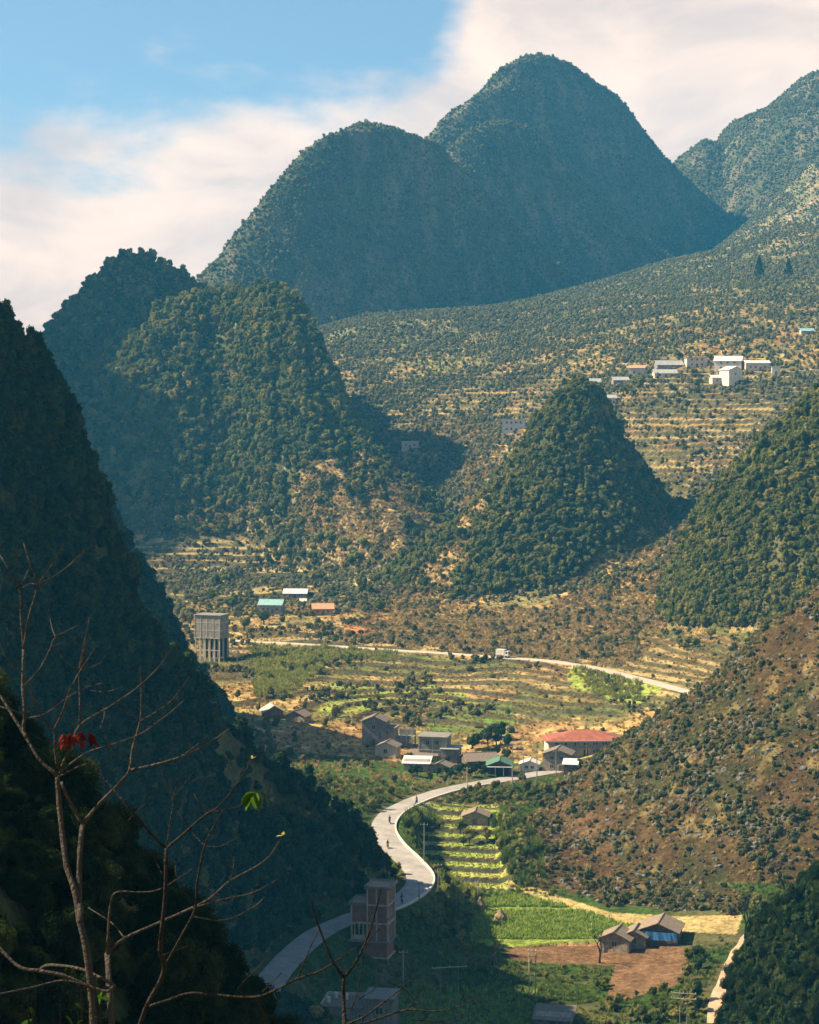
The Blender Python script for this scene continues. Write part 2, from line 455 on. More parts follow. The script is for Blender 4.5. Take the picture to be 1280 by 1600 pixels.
def zat(x, y):
    """ground height, read off the grid (arrays)"""
    x = np.asarray(x, float); y = np.asarray(y, float)
    r = np.clip(np.searchsorted(YR, y) - 1, 0, len(YR) - 2)
    fy = (y - YR[r]) / (YR[r + 1] - YR[r])
    u = x / (np.maximum(y, 0) + 60)
    c = np.clip(np.searchsorted(UC, u) - 1, 0, len(UC) - 2)
    fx = np.clip((u - UC[c]) / (UC[c + 1] - UC[c]), 0, 1)
    return (GZ[r, c] * (1 - fx) + GZ[r, c + 1] * fx) * (1 - fy) + (GZ[r + 1, c] * (1 - fx) + GZ[r + 1, c + 1] * fx) * fy
_YS = np.concatenate([np.arange(30, 250, 1.0), np.arange(250, 2300, 0.4)])
def hit(px, py, ymin=200):
    """where the line of sight through a photo pixel meets the ground"""
    d = ray(px, py); s = _YS / d[1]
    xs, zs = d[0] * s, CZ + d[2] * s
    g = zat(xs, _YS)
    k = np.nonzero((g >= zs) & (_YS > ymin))[0]
    if not len(k): return None
    k = k[0]
    return Vector((xs[k], _YS[k], g[k]))
#MESHSTART
# ------------------------------------------------------------------ materials
def new_mat(name):
    m = bpy.data.materials.new(name); m.use_nodes = True
    m.node_tree.nodes.clear()
    return m, m.node_tree.nodes, m.node_tree.links
def N(nodes, links, typ, ins=None, **props):
    n = nodes.new(typ)
    for k, v in props.items(): setattr(n, k, v)
    for k, v in (ins or {}).items():
        if isinstance(v, bpy.types.NodeSocket): links.new(v, n.inputs[k])
        else: n.inputs[k].default_value = v
    return n
def rgba(c): return (c[0], c[1], c[2], 1.0)

def mat_ground(name, fine=0.9, coarse=6.0, bump=0.5):
    m, n, l = new_mat(name)
    out = n.new('ShaderNodeOutputMaterial')
    at = N(n, l, 'ShaderNodeAttribute', attribute_name='cover')
    tc = n.new('ShaderNodeTexCoord')
    mp = N(n, l, 'ShaderNodeMapping', {'Vector': tc.outputs['Object']})
    n1 = N(n, l, 'ShaderNodeTexNoise', {'Vector': mp.outputs[0], 'Scale': fine, 'Detail': 5.0, 'Roughness': 0.7})
    n2 = N(n, l, 'ShaderNodeTexNoise', {'Vector': mp.outputs[0], 'Scale': 1.0 / coarse, 'Detail': 4.0, 'Roughness': 0.6})
    r1 = N(n, l, 'ShaderNodeMapRange', {'Value': n1.outputs['Fac'], 'From Min': 0.3, 'From Max': 0.7, 'To Min': 0.45, 'To Max': 1.5})
    r2 = N(n, l, 'ShaderNodeMapRange', {'Value': n2.outputs['Fac'], 'From Min': 0.3, 'From Max': 0.7, 'To Min': 0.65, 'To Max': 1.35})
    mm = N(n, l, 'ShaderNodeMath', {0: r1.outputs[0], 1: r2.outputs[0]}, operation='MULTIPLY')
    vm = N(n, l, 'ShaderNodeVectorMath', {0: at.outputs['Color']}, operation='SCALE')
    l.new(mm.outputs[0], vm.inputs['Scale'])
    bp = N(n, l, 'ShaderNodeBump', {'Height': n1.outputs['Fac'], 'Strength': bump, 'Distance': 1.2})
    d = N(n, l, 'ShaderNodeBsdfDiffuse', {'Color': vm.outputs[0], 'Normal': bp.outputs[0]})
    l.new(d.outputs[0], out.inputs['Surface'])
    return m
MG = mat_ground('ground_cover')

def mat_foliage(name, cols, trans=0.22, rnd=1.0, emit=None, clump=0.0):
    """cols: three tints spread over the copies"""
    m, n, l = new_mat(name)
    out = n.new('ShaderNodeOutputMaterial')
    oi = n.new('ShaderNodeObjectInfo')
    cr = n.new('ShaderNodeValToRGB')
    cr.color_ramp.elements[0].color = rgba(cols[0]); cr.color_ramp.elements[0].position = 0.1
    cr.color_ramp.elements[1].color = rgba(cols[-1]); cr.color_ramp.elements[1].position = 0.95
    for i, c in enumerate(cols[1:-1]):
        e = cr.color_ramp.elements.new(0.1 + 0.85 * (i + 1) / (len(cols) - 1)); e.color = rgba(c)
    l.new(oi.outputs['Random'], cr.inputs['Fac'])
    tc = n.new('ShaderNodeTexCoord')
    n1 = N(n, l, 'ShaderNodeTexNoise', {'Vector': tc.outputs['Object'], 'Scale': 3.5, 'Detail': 3.0})
    r1 = N(n, l, 'ShaderNodeMapRange', {'Value': n1.outputs['Fac'], 'From Min': 0.3, 'From Max': 0.7, 'To Min': 0.6, 'To Max': 1.4})
    vm = N(n, l, 'ShaderNodeVectorMath', {0: cr.outputs['Color']}, operation='SCALE')
    l.new(r1.outputs[0], vm.inputs['Scale'])
    d = N(n, l, 'ShaderNodeBsdfDiffuse', {'Color': vm.outputs[0]})
    t = N(n, l, 'ShaderNodeBsdfTranslucent', {'Color': vm.outputs[0]})
    mx = N(n, l, 'ShaderNodeMixShader', {'Fac': trans, 1: d.outputs[0], 2: t.outputs[0]})
    l.new(mx.outputs[0], out.inputs['Surface'])
    return m
def mat_plain(name, col, rough=0.9, var=0.25, scale=1.0, bump=0.3, bscale=None, metal=0.0, streak=0.0):
    m, n, l = new_mat(name)
    out = n.new('ShaderNodeOutputMaterial')
    tc = n.new('ShaderNodeTexCoord')
    n1 = N(n, l, 'ShaderNodeTexNoise', {'Vector': tc.outputs['Object'], 'Scale': scale, 'Detail': 6.0, 'Roughness': 0.65})
    r1 = N(n, l, 'ShaderNodeMapRange', {'Value': n1.outputs['Fac'], 'From Min': 0.3, 'From Max': 0.7, 'To Min': 1 - var, 'To Max': 1 + var})
    f = r1.outputs[0]
    if streak:
        mp = N(n, l, 'ShaderNodeMapping', {'Vector': tc.outputs['Object'], 'Scale': (3.0, 3.0, 0.35)})
        n3 = N(n, l, 'ShaderNodeTexNoise', {'Vector': mp.outputs[0], 'Scale': 1.3, 'Detail': 4.0})
        r3 = N(n, l, 'ShaderNodeMapRange', {'Value': n3.outputs['Fac'], 'From Min': 0.35, 'From Max': 0.7, 'To Min': 1 - streak, 'To Max': 1.1})
        f = N(n, l, 'ShaderNodeMath', {0: f, 1: r3.outputs[0]}, operation='MULTIPLY').outputs[0]
    vm = N(n, l, 'ShaderNodeVectorMath', {0: rgba(col)[:3]}, operation='SCALE')
    l.new(f, vm.inputs['Scale'])
    n2 = N(n, l, 'ShaderNodeTexNoise', {'Vector': tc.outputs['Object'], 'Scale': bscale or scale * 6, 'Detail': 4.0})
    bp = N(n, l, 'ShaderNodeBump', {'Height': n2.outputs['Fac'], 'Strength': bump, 'Distance': 0.1})
    p = N(n, l, 'ShaderNodeBsdfPrincipled', {'Base Color': vm.outputs[0], 'Roughness': rough, 'Metallic': metal, 'Normal': bp.outputs[0]})
    p.inputs['Specular IOR Level'].default_value = 0.25
    l.new(p.outputs[0], out.inputs['Surface'])
    return m

# ------------------------------------------------------------------ land cover, one colour per ground vertex
X, Y, Z = GX.ravel(), GY.ravel(), GZ.ravel()
PX, PY = project(X, np.maximum(Y, 5), Z)
hid = INFO['hid']
sx = np.gradient(GZ, axis=1) / np.maximum(np.gradient(GX, axis=1), 1e-6)
syv = np.gradient(GZ, axis=0) / np.maximum(np.gradient(GY, axis=0), 1e-6)
SLOPE = np.hypot(sx, syv).ravel()
C_forest = np.array([0.05, 0.06, 0.024]); C_brown = np.array([0.21, 0.135, 0.062]); C_straw = np.array([0.42, 0.31, 0.13])
C_green = np.array([0.075, 0.125, 0.028]); C_lime = np.array([0.26, 0.32, 0.055]); C_earth = np.array([0.20, 0.11, 0.06])
C_rock = np.array([0.17, 0.17, 0.15]); C_olive = np.array([0.115, 0.11, 0.045]); C_dark = np.array([0.05, 0.05, 0.03]); C_clay = np.array([0.42, 0.17, 0.075])
nA = fbm(X, Y, 60, 4, 101); nB = fbm(X, Y, 14, 4, 111); nC = fbm(X, Y, 4, 3, 121)
def mixc(c, d, w):
    w = np.clip(w, 0, 1)[:, None]
    return c * (1 - w) + d * w
def reg(poly, soft=12):
    """share of a patch of land given by its outline, edges made ragged"""
    jx = (fbm(X, Y, 9, 3, 131) - 0.5) * soft * 2.4; jy = (fbm(X, Y, 9, 3, 141) - 0.5) * soft * 1.2
    return in_poly(PX + jx, PY + jy, poly).astype(float)
cov = np.tile(C_olive, (len(X), 1))
cov = mixc(cov, C_brown, sstep(0.45, 0.62, nB) * 0.9)
cov = mixc(cov, C_straw, sstep(0.56, 0.70, nC) * 0.6)
H = lambda *k: np.isin(hid, k)
mt = H(1, 2, 3, 4, 5)
mcol = mixc(np.tile(np.array([0.085, 0.09, 0.045]), (len(X), 1)), np.array([0.17, 0.14, 0.08]), sstep(0.5, 0.65, nB))
cov = np.where(mt[:, None], mcol, cov)
fo = H(6, 7, 8, 9, 10, 13, 14)
cov = np.where(fo[:, None], mixc(np.tile(C_forest, (len(X), 1)), C_olive, sstep(0.5, 0.7, nB)), cov)
# dry slopes
DRY = [[(470, 740), (560, 700), (680, 780), (620, 870), (560, 900), (470, 850)],
       [(760, 720), (700, 850), (640, 900), (560, 930), (560, 1000), (700, 990), (780, 960), (700, 930), (760, 800)],
       [(940, 860), (1030, 800), (1090, 800), (1060, 900), (1030, 1000), (960, 1040), (560, 1005), (620, 960), (860, 950)],
       [(560, 690), (760, 640), (800, 720), (700, 800), (640, 770)]]
for p in DRY:
    r = reg(p, 18)
    cov = mixc(cov, C_brown * 1.1, r * 0.85); cov = mixc(cov, C_straw * .85, r * sstep(0.42, 0.62, nC) * 0.65)
h11 = H(11); cov = np.where(h11[:, None], mixc(np.tile(C_forest * 0.9, (len(X), 1)), C_olive, sstep(0.45, 0.6, nB)), cov)
cov = mixc(cov, C_brown * .8, h11 * reg([(1280, 930), (1180, 960), (1090, 1040), (1000, 1060), (1090, 1090), (1290, 1000)], 20) * .8)
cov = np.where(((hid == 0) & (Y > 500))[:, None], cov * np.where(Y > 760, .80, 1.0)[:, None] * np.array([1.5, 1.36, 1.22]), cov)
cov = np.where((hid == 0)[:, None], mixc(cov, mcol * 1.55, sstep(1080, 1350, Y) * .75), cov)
R2FOOT = (hid == 0) & (Y < 480) & in_poly(PX + (nB - .5) * 50, PY + (nC - .5) * 30, [(795, 1300), (880, 1232), (970, 1250), (1160, 1400), (1150, 1428), (1050, 1424), (940, 1412), (850, 1385), (815, 1350)])
h12 = H(12) | R2FOOT
c12 = mixc(np.tile(C_brown * 0.30, (len(X), 1)), C_olive * 0.36, sstep(0.42, 0.6, nB)); c12 = mixc(c12, C_straw * 0.6, sstep(0.6, 0.72, nC) * 0.4)
cov = np.where(h12[:, None], c12, cov)
# reddish foot of the right-hand slope
cov = mixc(cov, C_earth * 0.5, reg([(790, 1300), (900, 1240), (960, 1290), (960, 1400), (830, 1380)], 14) * 0.55 * h12)
# terraces: strips, and risers whose dark colour paints in their shade
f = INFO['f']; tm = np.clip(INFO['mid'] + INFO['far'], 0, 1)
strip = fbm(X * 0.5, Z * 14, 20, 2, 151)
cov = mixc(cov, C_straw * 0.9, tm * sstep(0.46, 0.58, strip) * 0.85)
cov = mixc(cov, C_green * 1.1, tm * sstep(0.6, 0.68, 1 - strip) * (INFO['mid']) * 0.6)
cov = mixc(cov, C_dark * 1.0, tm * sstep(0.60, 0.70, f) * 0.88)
cov = mixc(cov, C_lime * 0.9, reg([(490, 1065), (660, 1070), (740, 1090), (810, 1100), (790, 1145), (680, 1140), (600, 1120), (500, 1110)], 16) * INFO['mid'] * sstep(0.4, 0.55, nB) * (f < 0.66))
cov = mixc(cov, C_green * 1.25, reg([(680, 1098), (800, 1098), (800, 1148), (660, 1140)], 6) * (f < 0.7) * 0.85)
cov = mixc(cov, C_lime, reg([(890, 1042), (960, 1050), (1030, 1075), (1000, 1105), (930, 1085), (890, 1070)], 12) * 0.8)
cov = mixc(cov, C_lime * 0.7, reg([(400, 1010), (520, 1014), (500, 1050), (440, 1090), (400, 1080)], 12) * 0.7)
cov = mixc(cov, C_straw * 1.1, reg([(550, 905), (610, 905), (600, 935), (560, 940)], 4) * 0.9)
cov = mixc(cov, C_clay, reg([(542, 970), (600, 966), (616, 974), (590, 986), (575, 998), (556, 990), (540, 984)], 5))
# valley floor
vf = (hid == 0) & (Y < 500) & (Y > 120)
vf = vf & ~R2FOOT
cov = np.where(vf[:, None], mixc(np.tile(C_green * 0.55, (len(X), 1)), C_olive * 0.8, sstep(0.45, 0.6, nB)), cov)
cov = mixc(cov, C_green * 0.8, reg([(500, 1190), (660, 1185), (700, 1210), (620, 1240), (560, 1230)], 8) * vf * 0.7)
cov = mixc(cov, C_earth * 0.9, reg([(790, 1480), (960, 1470), (1080, 1480), (1060, 1540), (940, 1570), (960, 1510), (800, 1500)], 6) * vf * 0.9)
cov = mixc(cov, C_earth * 1.6, reg([(775, 1463), (950, 1463), (950, 1478), (790, 1478)], 1) * vf * 0.9)
cov = mixc(cov, C_lime * 0.75, reg([(620, 1545), (820, 1560), (840, 1620), (600, 1620)], 8) * vf * 0.8)
cov = mixc(cov, C_straw * 1.0, reg([(800, 1372), (860, 1395), (950, 1425), (1060, 1432), (1160, 1430), (1150, 1460), (1080, 1455), (960, 1440), (860, 1408), (790, 1385)], 3) * 0.8 * (Y < 420))
s_ = INFO['step']
top_ = mixc(np.tile(C_lime * 0.95, (len(X), 1)), C_straw, sstep(0.5, 0.65, nC) * 0.5)
cov = mixc(cov, np.array([0.05, 0.05, 0.032]), s_)  # dark riser colour carries the shade on the plot faces
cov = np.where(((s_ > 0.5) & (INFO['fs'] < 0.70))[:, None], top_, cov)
fl = INFO['field']
cov = np.where(fl[:, None], mixc(np.tile(np.array([0.16, 0.22, 0.045]), (len(X), 1)), C_lime * 0.8, sstep(0.4, 0.6, fbm(X, Y * 3, 14, 3, 161))), cov)
cov = np.where(H(13)[:, None], cov * .45, cov)  # ground colour darkened on this lit bank to stand in for shade
# bare rock where the karst is steepest
rk = sstep(1.9, 2.6, SLOPE) * sstep(0.58, 0.7, nB) * H(6, 7, 8)
cov = mixc(cov, C_rock * 1.3, rk)
cov = cov * (0.85 + 0.3 * nA[:, None])

# ------------------------------------------------------------------ ground sheets
nr, nc = GX.shape
idx = np.arange(nr * nc).reshape(nr, nc)
q = np.stack([idx[:-1, :-1], idx[:-1, 1:], idx[1:, 1:], idx[1:, :-1]], -1).reshape(-1, 4)
def smooth_label(h):
    h = h.copy()
    return h
qh = hid[q[:, 0]]
P3 = np.stack([X, Y, Z], 1)
def grid_mesh(name, faces, mat):
    used, inv = np.unique(faces, return_inverse=True)
    me = bpy.data.meshes.new(name)
    inv = inv.reshape(faces.shape)
    me.vertices.add(len(used)); me.vertices.foreach_set('co', P3[used].astype(np.float32).ravel())
    me.loops.add(inv.size); me.loops.foreach_set('vertex_index', inv.astype(np.int32).ravel())
    me.polygons.add(len(inv)); me.polygons.foreach_set('loop_start', np.arange(0, inv.size, inv.shape[1], dtype=np.int32))
    me.update(calc_edges=True)
    a = me.attributes.new('cover', 'FLOAT_COLOR', 'POINT')
    a.data.foreach_set('color', np.concatenate([cov[used], np.ones((len(used), 1))], 1).astype(np.float32).ravel())
    me.polygons.foreach_set('use_smooth', np.ones(len(inv), bool))
    me.materials.append(mat)
    o = bpy.data.objects.new(name, me); COL.objects.link(o)
    return o
HLAB = {1: ('mountain', 'tallest blue shaded peak under the clouds with its left flank lit'), 2: ('mountain', 'shoulder ridge in front of the tallest peak, flecked with pale rocks'),
        3: ('mountain', 'broad dark blue triangular mountain in the middle distance'), 4: ('mountain', 'far grassy mountain at the right edge of the picture'),
        5: ('mountain', 'small dark knoll below the far right mountain'), 6: ('hill', 'round topped forested hill on the left, all in shade'),
        7: ('hill', 'steep forested hill whose crown catches the sun'), 8: ('hill', 'small steep wooded cone in the middle of the valley'),
        9: ('hill', 'narrow blue spur behind the dark slope on the left'), 10: ('hill', 'near hillside on the left in deep shade'),
        11: ('hill', 'sunlit wooded slope at the right edge'), 12: ('hill', 'rocky brown slope coming down from the right to the fields'),
        13: ('hill', 'near green bank in the bottom right corner beside the dirt track'), 14: ('hillside', 'near bank in the bottom left corner under the bare tree'), 20: ('hill', 'added hills outside the picture on the left, placed to cast shade')}
for k in sorted(set(qh.tolist())):
    fsel = q[qh == k]
    if k == 0: o = grid_mesh('valley_ground', fsel, MG); tag(o, 'terraced valley ground with dry grass and fields', kind='structure')
    else: o = grid_mesh(HLAB[k][0], fsel, MG); tag(o, HLAB[k][1], kind='structure')

# ------------------------------------------------------------------ roads
def ribbon(name, C, hw, mat, lift, label, thick=0.25, wob=0.0):
    C = np.asarray(C); n = len(C)
    t = np.gradient(C[:, :2], axis=0); t /= np.linalg.norm(t, axis=1)[:, None]
    nrm = np.stack([t[:, 1], -t[:, 0]], 1)
    bm = bmesh.new(); ring = []
    for i in range(n):
        w = hw * (1 + wob * (vnoise(np.array(i * 0.37), np.array(1.0), 3) - 0.5))
        r = []
        for s in (-1, -0.5, 0, 0.5, 1):
            p = C[i, :2] + nrm[i] * w * s
            r.append(bm.verts.new((p[0], p[1], C[i, 2] + lift + 0.05 * (1 - s * s))))
        for s in (1, -1):
            p = C[i, :2] + nrm[i] * w * s
            r.append(bm.verts.new((p[0], p[1], C[i, 2] + lift - thick)))
        ring.append(r)
    for a, b in zip(ring[:-1], ring[1:]):
        m = len(a)
        for j in range(m): bm.faces.new((a[j], a[(j + 1) % m], b[(j + 1) % m], b[j]))
    bmesh.ops.recalc_face_normals(bm, faces=bm.faces)
    me = bpy.data.meshes.new(name); bm.to_mesh(me); bm.free(); me.materials.append(mat)
    o = bpy.data.objects.new(name, me); COL.objects.link(o)
    return tag(o, label, kind='structure')
M_road = mat_plain('road_concrete', (0.30, 0.27, 0.245), 0.85, 0.25, 0.35, 0.2, 4, streak=0.15)
M_road2 = mat_plain('road_pale_concrete', (0.42, 0.36, 0.29), 0.9, 0.15, 0.3, 0.2, 4)
M_kerb = mat_plain('kerb_concrete', (0.55, 0.50, 0.43), 0.9, 0.2, 1.2, 0.2)
M_track = mat_plain('track_earth', (0.46, 0.29, 0.18), 0.95, 0.3, 0.5, 0.6)
ribbon('road', ROAD_C, 2.6, M_road, 0.0, 'grey concrete road winding up the valley to the village')
ribbon('road', UROAD_C, 2.3, M_road2, 0.0, 'pale narrow road crossing the slope above the village')
def offset_curve(C, off):
    t = np.gradient(C[:, :2], axis=0); t /= np.linalg.norm(t, axis=1)[:, None]
    D = C.copy(); D[:, 0] += t[:, 1] * off; D[:, 1] -= t[:, 0] * off
    return D
def kerb(name, C, w, h, mat, label, cat):
    D = C; n = len(D)
    t = np.gradient(D[:, :2], axis=0); t /= np.linalg.norm(t, axis=1)[:, None]
    nrm = np.stack([t[:, 1], -t[:, 0]], 1); bm = bmesh.new(); prev = None
    for i in range(n):
        r = [bm.verts.new((D[i, 0] + nrm[i, 0] * s * w / 2, D[i, 1] + nrm[i, 1] * s * w / 2, D[i, 2] + z)) for s, z in ((-1, -0.6), (-1, h), (1, h), (1, -0.6))]
        if prev:
            for j in range(4): bm.faces.new((prev[j], prev[(j + 1) % 4], r[(j + 1) % 4], r[j]))
        else: bm.faces.new(r)
        prev = r
    bm.faces.new(prev[::-1]); bmesh.ops.recalc_face_normals(bm, faces=bm.faces)
    me = bpy.data.meshes.new(name); bm.to_mesh(me); bm.free(); me.materials.append(mat)
    o = bpy.data.objects.new(name, me); COL.objects.link(o)
    return tag(o, label, cat)
kerb('retaining_wall', offset_curve(ROAD_C, 2.85)[12 * 4:12 * 14], 0.35, 0.32, M_kerb, 'low pale concrete wall along the valley side of the winding road', 'wall')
TR = catmull([hit(p[0], p[1]) or at_z(*p) for p in TRACK_PX], 8)
TR[:, 2] = zat(TR[:, 0], TR[:, 1]) + 0.1
ribbon('dirt_track', TR, 1.5, M_track, 0.12, 'reddish dirt track running down in the bottom right corner', 0.5, 0.3)

# ------------------------------------------------------------------ prototypes for vegetation (kept out of the scene; only their copies are drawn)
def mesh_from(name, V, F, mat, smooth=False):
    me = bpy.data.meshes.new(name); me.from_pydata(V, [], F); me.materials.append(mat)
    if smooth: me.polygons.foreach_set('use_smooth', np.ones(len(F), bool))
    me.update(); return me
def ico_data(sub):
    bm = bmesh.new(); bmesh.ops.create_icosphere(bm, subdivisions=sub, radius=1)
    V = np.array([v.co[:] for v in bm.verts]); F = [tuple(v.index for v in f.verts) for f in bm.faces]; bm.free()
    return V, F
ICO2, ICO3 = ico_data(2), ico_data(3)
def noise3(V, s, seed):
    return (fbm(V[:, 0] + V[:, 2] * 0.7 + 50, V[:, 1] - V[:, 2] * 0.6 + 50, s, 3, seed) - 0.5) * 2
def crown_data(rs, nlobe, nleaf, leaf, seed, tall=1.0, core=0.82, fine=False):
    """an uneven crown: leafy lobes round a twiggy mass, radius about 1, standing on z = 0"""
    r = np.random.default_rng(seed); V, F = [], []
    lobes = [(np.array([0, 0, 0.75 * tall]), 0.62)]
    for i in range(nlobe):
        a = r.uniform(0, 6.28); e = r.uniform(-0.2, 1.1); d = r.uniform(0.35, 0.68)
        lobes.append((np.array([math.cos(a) * math.cos(e) * d, math.sin(a) * math.cos(e) * d, 0.75 * tall + math.sin(e) * d * tall]), r.uniform(0.28, 0.48)))
    for c, rad in lobes:
        bv, bf = (ICO3 if fine else ICO2)
        n = 1 + 0.35 * noise3(bv * 1.0 + c, 0.55, int(seed * 7))
        vv = bv * n[:, None] * rad * core + c; vv[:, 2] = np.maximum(vv[:, 2], -0.15)
        o = len(V); V.extend(vv.tolist()); F.extend([tuple(i + o for i in f) for f in bf])
    w = np.array([l[1] ** 2 for l in lobes]); w /= w.sum()
    for k in range(nleaf):
        c, rad = lobes[r.choice(len(lobes), p=w)]
        d = r.normal(size=3); d /= np.linalg.norm(d); d[2] = abs(d[2]) * 0.9 + d[2] * 0.1
        p = c + d * rad * r.uniform(0.78, 1.12)
        if p[2] < -0.1: continue
        u = r.normal(size=3); u /= np.linalg.norm(u); v = np.cross(u, d + r.normal(size=3) * 0.5); v /= max(np.linalg.norm(v), 1e-6)
        s = leaf * r.uniform(0.6, 1.35); o = len(V)
        V.extend([(p - u * s).tolist(), (p + v * s * 0.55).tolist(), (p + u * s).tolist(), (p - v * s * 0.55).tolist()])
        F.append((o, o + 1, o + 2, o + 3))
    return V, F
def tuft_data(n, seed, h=1.0, spread=0.5, w=0.05, lean=0.35):
    r = np.random.default_rng(seed); V, F = [], []
    for k in range(n):
        a = r.uniform(0, 6.28); d = spread * math.sqrt(r.uniform()); x, y = math.cos(a) * d, math.sin(a) * d
        b = r.uniform(0, 6.28); hh = h * r.uniform(0.55, 1.1); l = lean * r.uniform(0.3, 1.3) * hh
        dx, dy = math.cos(b) * w, math.sin(b) * w; lx, ly = -math.sin(b) * l, math.cos(b) * l; o = len(V)
        V.extend([(x - dx, y - dy, 0), (x + dx, y + dy, 0), (x + dx * .8 + lx * .35, y + dy * .8 + ly * .35, hh * .6), (x - dx * .8 + lx * .35, y - dy * .8 + ly * .35, hh * .6), (x + lx, y + ly, hh)])
        F.extend([(o, o + 1, o + 2, o + 3), (o + 3, o + 2, o + 4)])
    return V, F
def rock_data(seed):
    r = np.random.default_rng(seed); V, F = ICO2
    n = 1 + 0.45 * noise3(V, 0.8, seed) + 0.12 * r.normal(size=len(V))
    W = V * n[:, None] * np.array([1, r.uniform(0.6, 1), r.uniform(0.5, 0.9)]); return W.tolist(), F
PROTO = {}
def proto(key, metas):
    c = bpy.data.collections.new(key + '_kinds'); objs = []
    for i, me in enumerate(metas):
        o = bpy.data.objects.new('%s_kind' % key, me); c.objects.link(o); objs.append(o)
    PROTO[key] = (c, len(metas)); return c
G = lambda *c: list(c)
M_for = mat_foliage('leaves_forest', G((0.055, 0.08, 0.02), (0.11, 0.125, 0.032), (0.17, 0.165, 0.045), (0.09, 0.11, 0.03), (0.27, 0.23, 0.07), (0.13, 0.145, 0.04)), 0.35)
M_fdark = mat_foliage('leaves_shade_darkened', G((0.016, 0.032, 0.013), (0.026, 0.046, 0.017), (0.045, 0.062, 0.022)), 0.15)  # dark leaves, tints lowered further to deepen the shade on the near hillside
M_shrub = mat_foliage('leaves_shrub', G((0.055, 0.07, 0.025), (0.10, 0.10, 0.04), (0.16, 0.13, 0.055), (0.09, 0.11, 0.035)))
M_far = mat_foliage('leaves_far', G((0.09, 0.10, 0.045), (0.16, 0.155, 0.07), (0.25, 0.225, 0.10), (0.12, 0.12, 0.055)), 0.25)
M_dry = mat_foliage('grass_dry', G((0.22, 0.14, 0.055), (0.34, 0.24, 0.095), (0.50, 0.38, 0.16)), 0.35)
M_grn = mat_foliage('grass_green', G((0.07, 0.12, 0.025), (0.12, 0.17, 0.04), (0.2, 0.22, 0.055)), 0.3)
M_lime = mat_foliage('leaves_bright', G((0.16, 0.19, 0.045), (0.24, 0.26, 0.06), (0.34, 0.31, 0.09)), 0.35)
M_crop = mat_foliage('leaves_crop', G((0.15, 0.25, 0.04), (0.24, 0.33, 0.06), (0.36, 0.40, 0.10)), 0.4)
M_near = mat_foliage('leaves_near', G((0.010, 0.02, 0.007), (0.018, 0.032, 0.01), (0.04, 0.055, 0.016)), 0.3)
proto('near', [mesh_from('near_crown', *crown_data(1, 7, 3800, 0.036, s, t, 0.6), M_near) for s, t in ((21, 1.0), (22, 0.7), (23, 1.2))])
proto('crop', [mesh_from('crop_plant', *tuft_data(12, s, 1, 0.35, 0.12, 0.5), M_crop) for s in (4, 5, 6)])
M_rock = mat_plain('limestone', (0.12, 0.12, 0.105), 0.95, 0.4, 1.2, 0.8)
proto('forest', [mesh_from('forest_crown', *crown_data(1, 5, 210, 0.13, s, t), M_for) for s, t in ((1, 1.0), (2, 1.5), (3, 0.65), (4, 1.15), (40, 0.85), (41, 1.9))])
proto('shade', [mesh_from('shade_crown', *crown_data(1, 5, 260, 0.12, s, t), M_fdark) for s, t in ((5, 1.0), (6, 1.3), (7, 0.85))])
proto('shrub', [mesh_from('shrub_crown', *crown_data(1, 3, 110, 0.17, s, t), M_shrub) for s, t in ((8, 0.7), (9, 0.9), (10, 0.55))])
proto('far', [mesh_from('far_crown', *crown_data(1, 3, 60, 0.2, s, t), M_far) for s, t in ((11, 0.7), (12, 1.0), (13, 0.85))])
proto('bright', [mesh_from('bright_crown', *crown_data(1, 4, 200, 0.14, s, t), M_lime) for s, t in ((14, 1.2), (15, 1.7), (16, 0.9))])
proto('dry', [mesh_from('dry_tuft', *tuft_data(26, s, 1, 0.6, 0.07, 0.45), M_dry) for s in (1, 2, 3)])
proto('green', [mesh_from('green_tuft', *tuft_data(26, s, 1, 0.55, 0.07, 0.4), M_grn) for s in (4, 5, 6)])
M_dgrn = mat_foliage('grass_dark_green', G((0.03, 0.055, 0.014), (0.05, 0.08, 0.02), (0.09, 0.10, 0.03)), 0.3)
proto('dgreen', [mesh_from('dark_tuft', *tuft_data(30, s, 1, 0.55, 0.06, 0.4), M_dgrn) for s in (4, 5, 6)])
proto('lime', [mesh_from('lime_tuft', *tuft_data(26, s, 1, 0.55, 0.08, 0.4), M_lime) for s in (4, 5, 6)])
proto('bamboo', [mesh_from('cane_clump', *tuft_data(60, s, 1, 0.22, 0.022, 0.45), M_grn) for s in (7, 8)])
proto('rock', [mesh_from('limestone_rock', *rock_data(s), M_rock) for s in (1, 2, 3)])

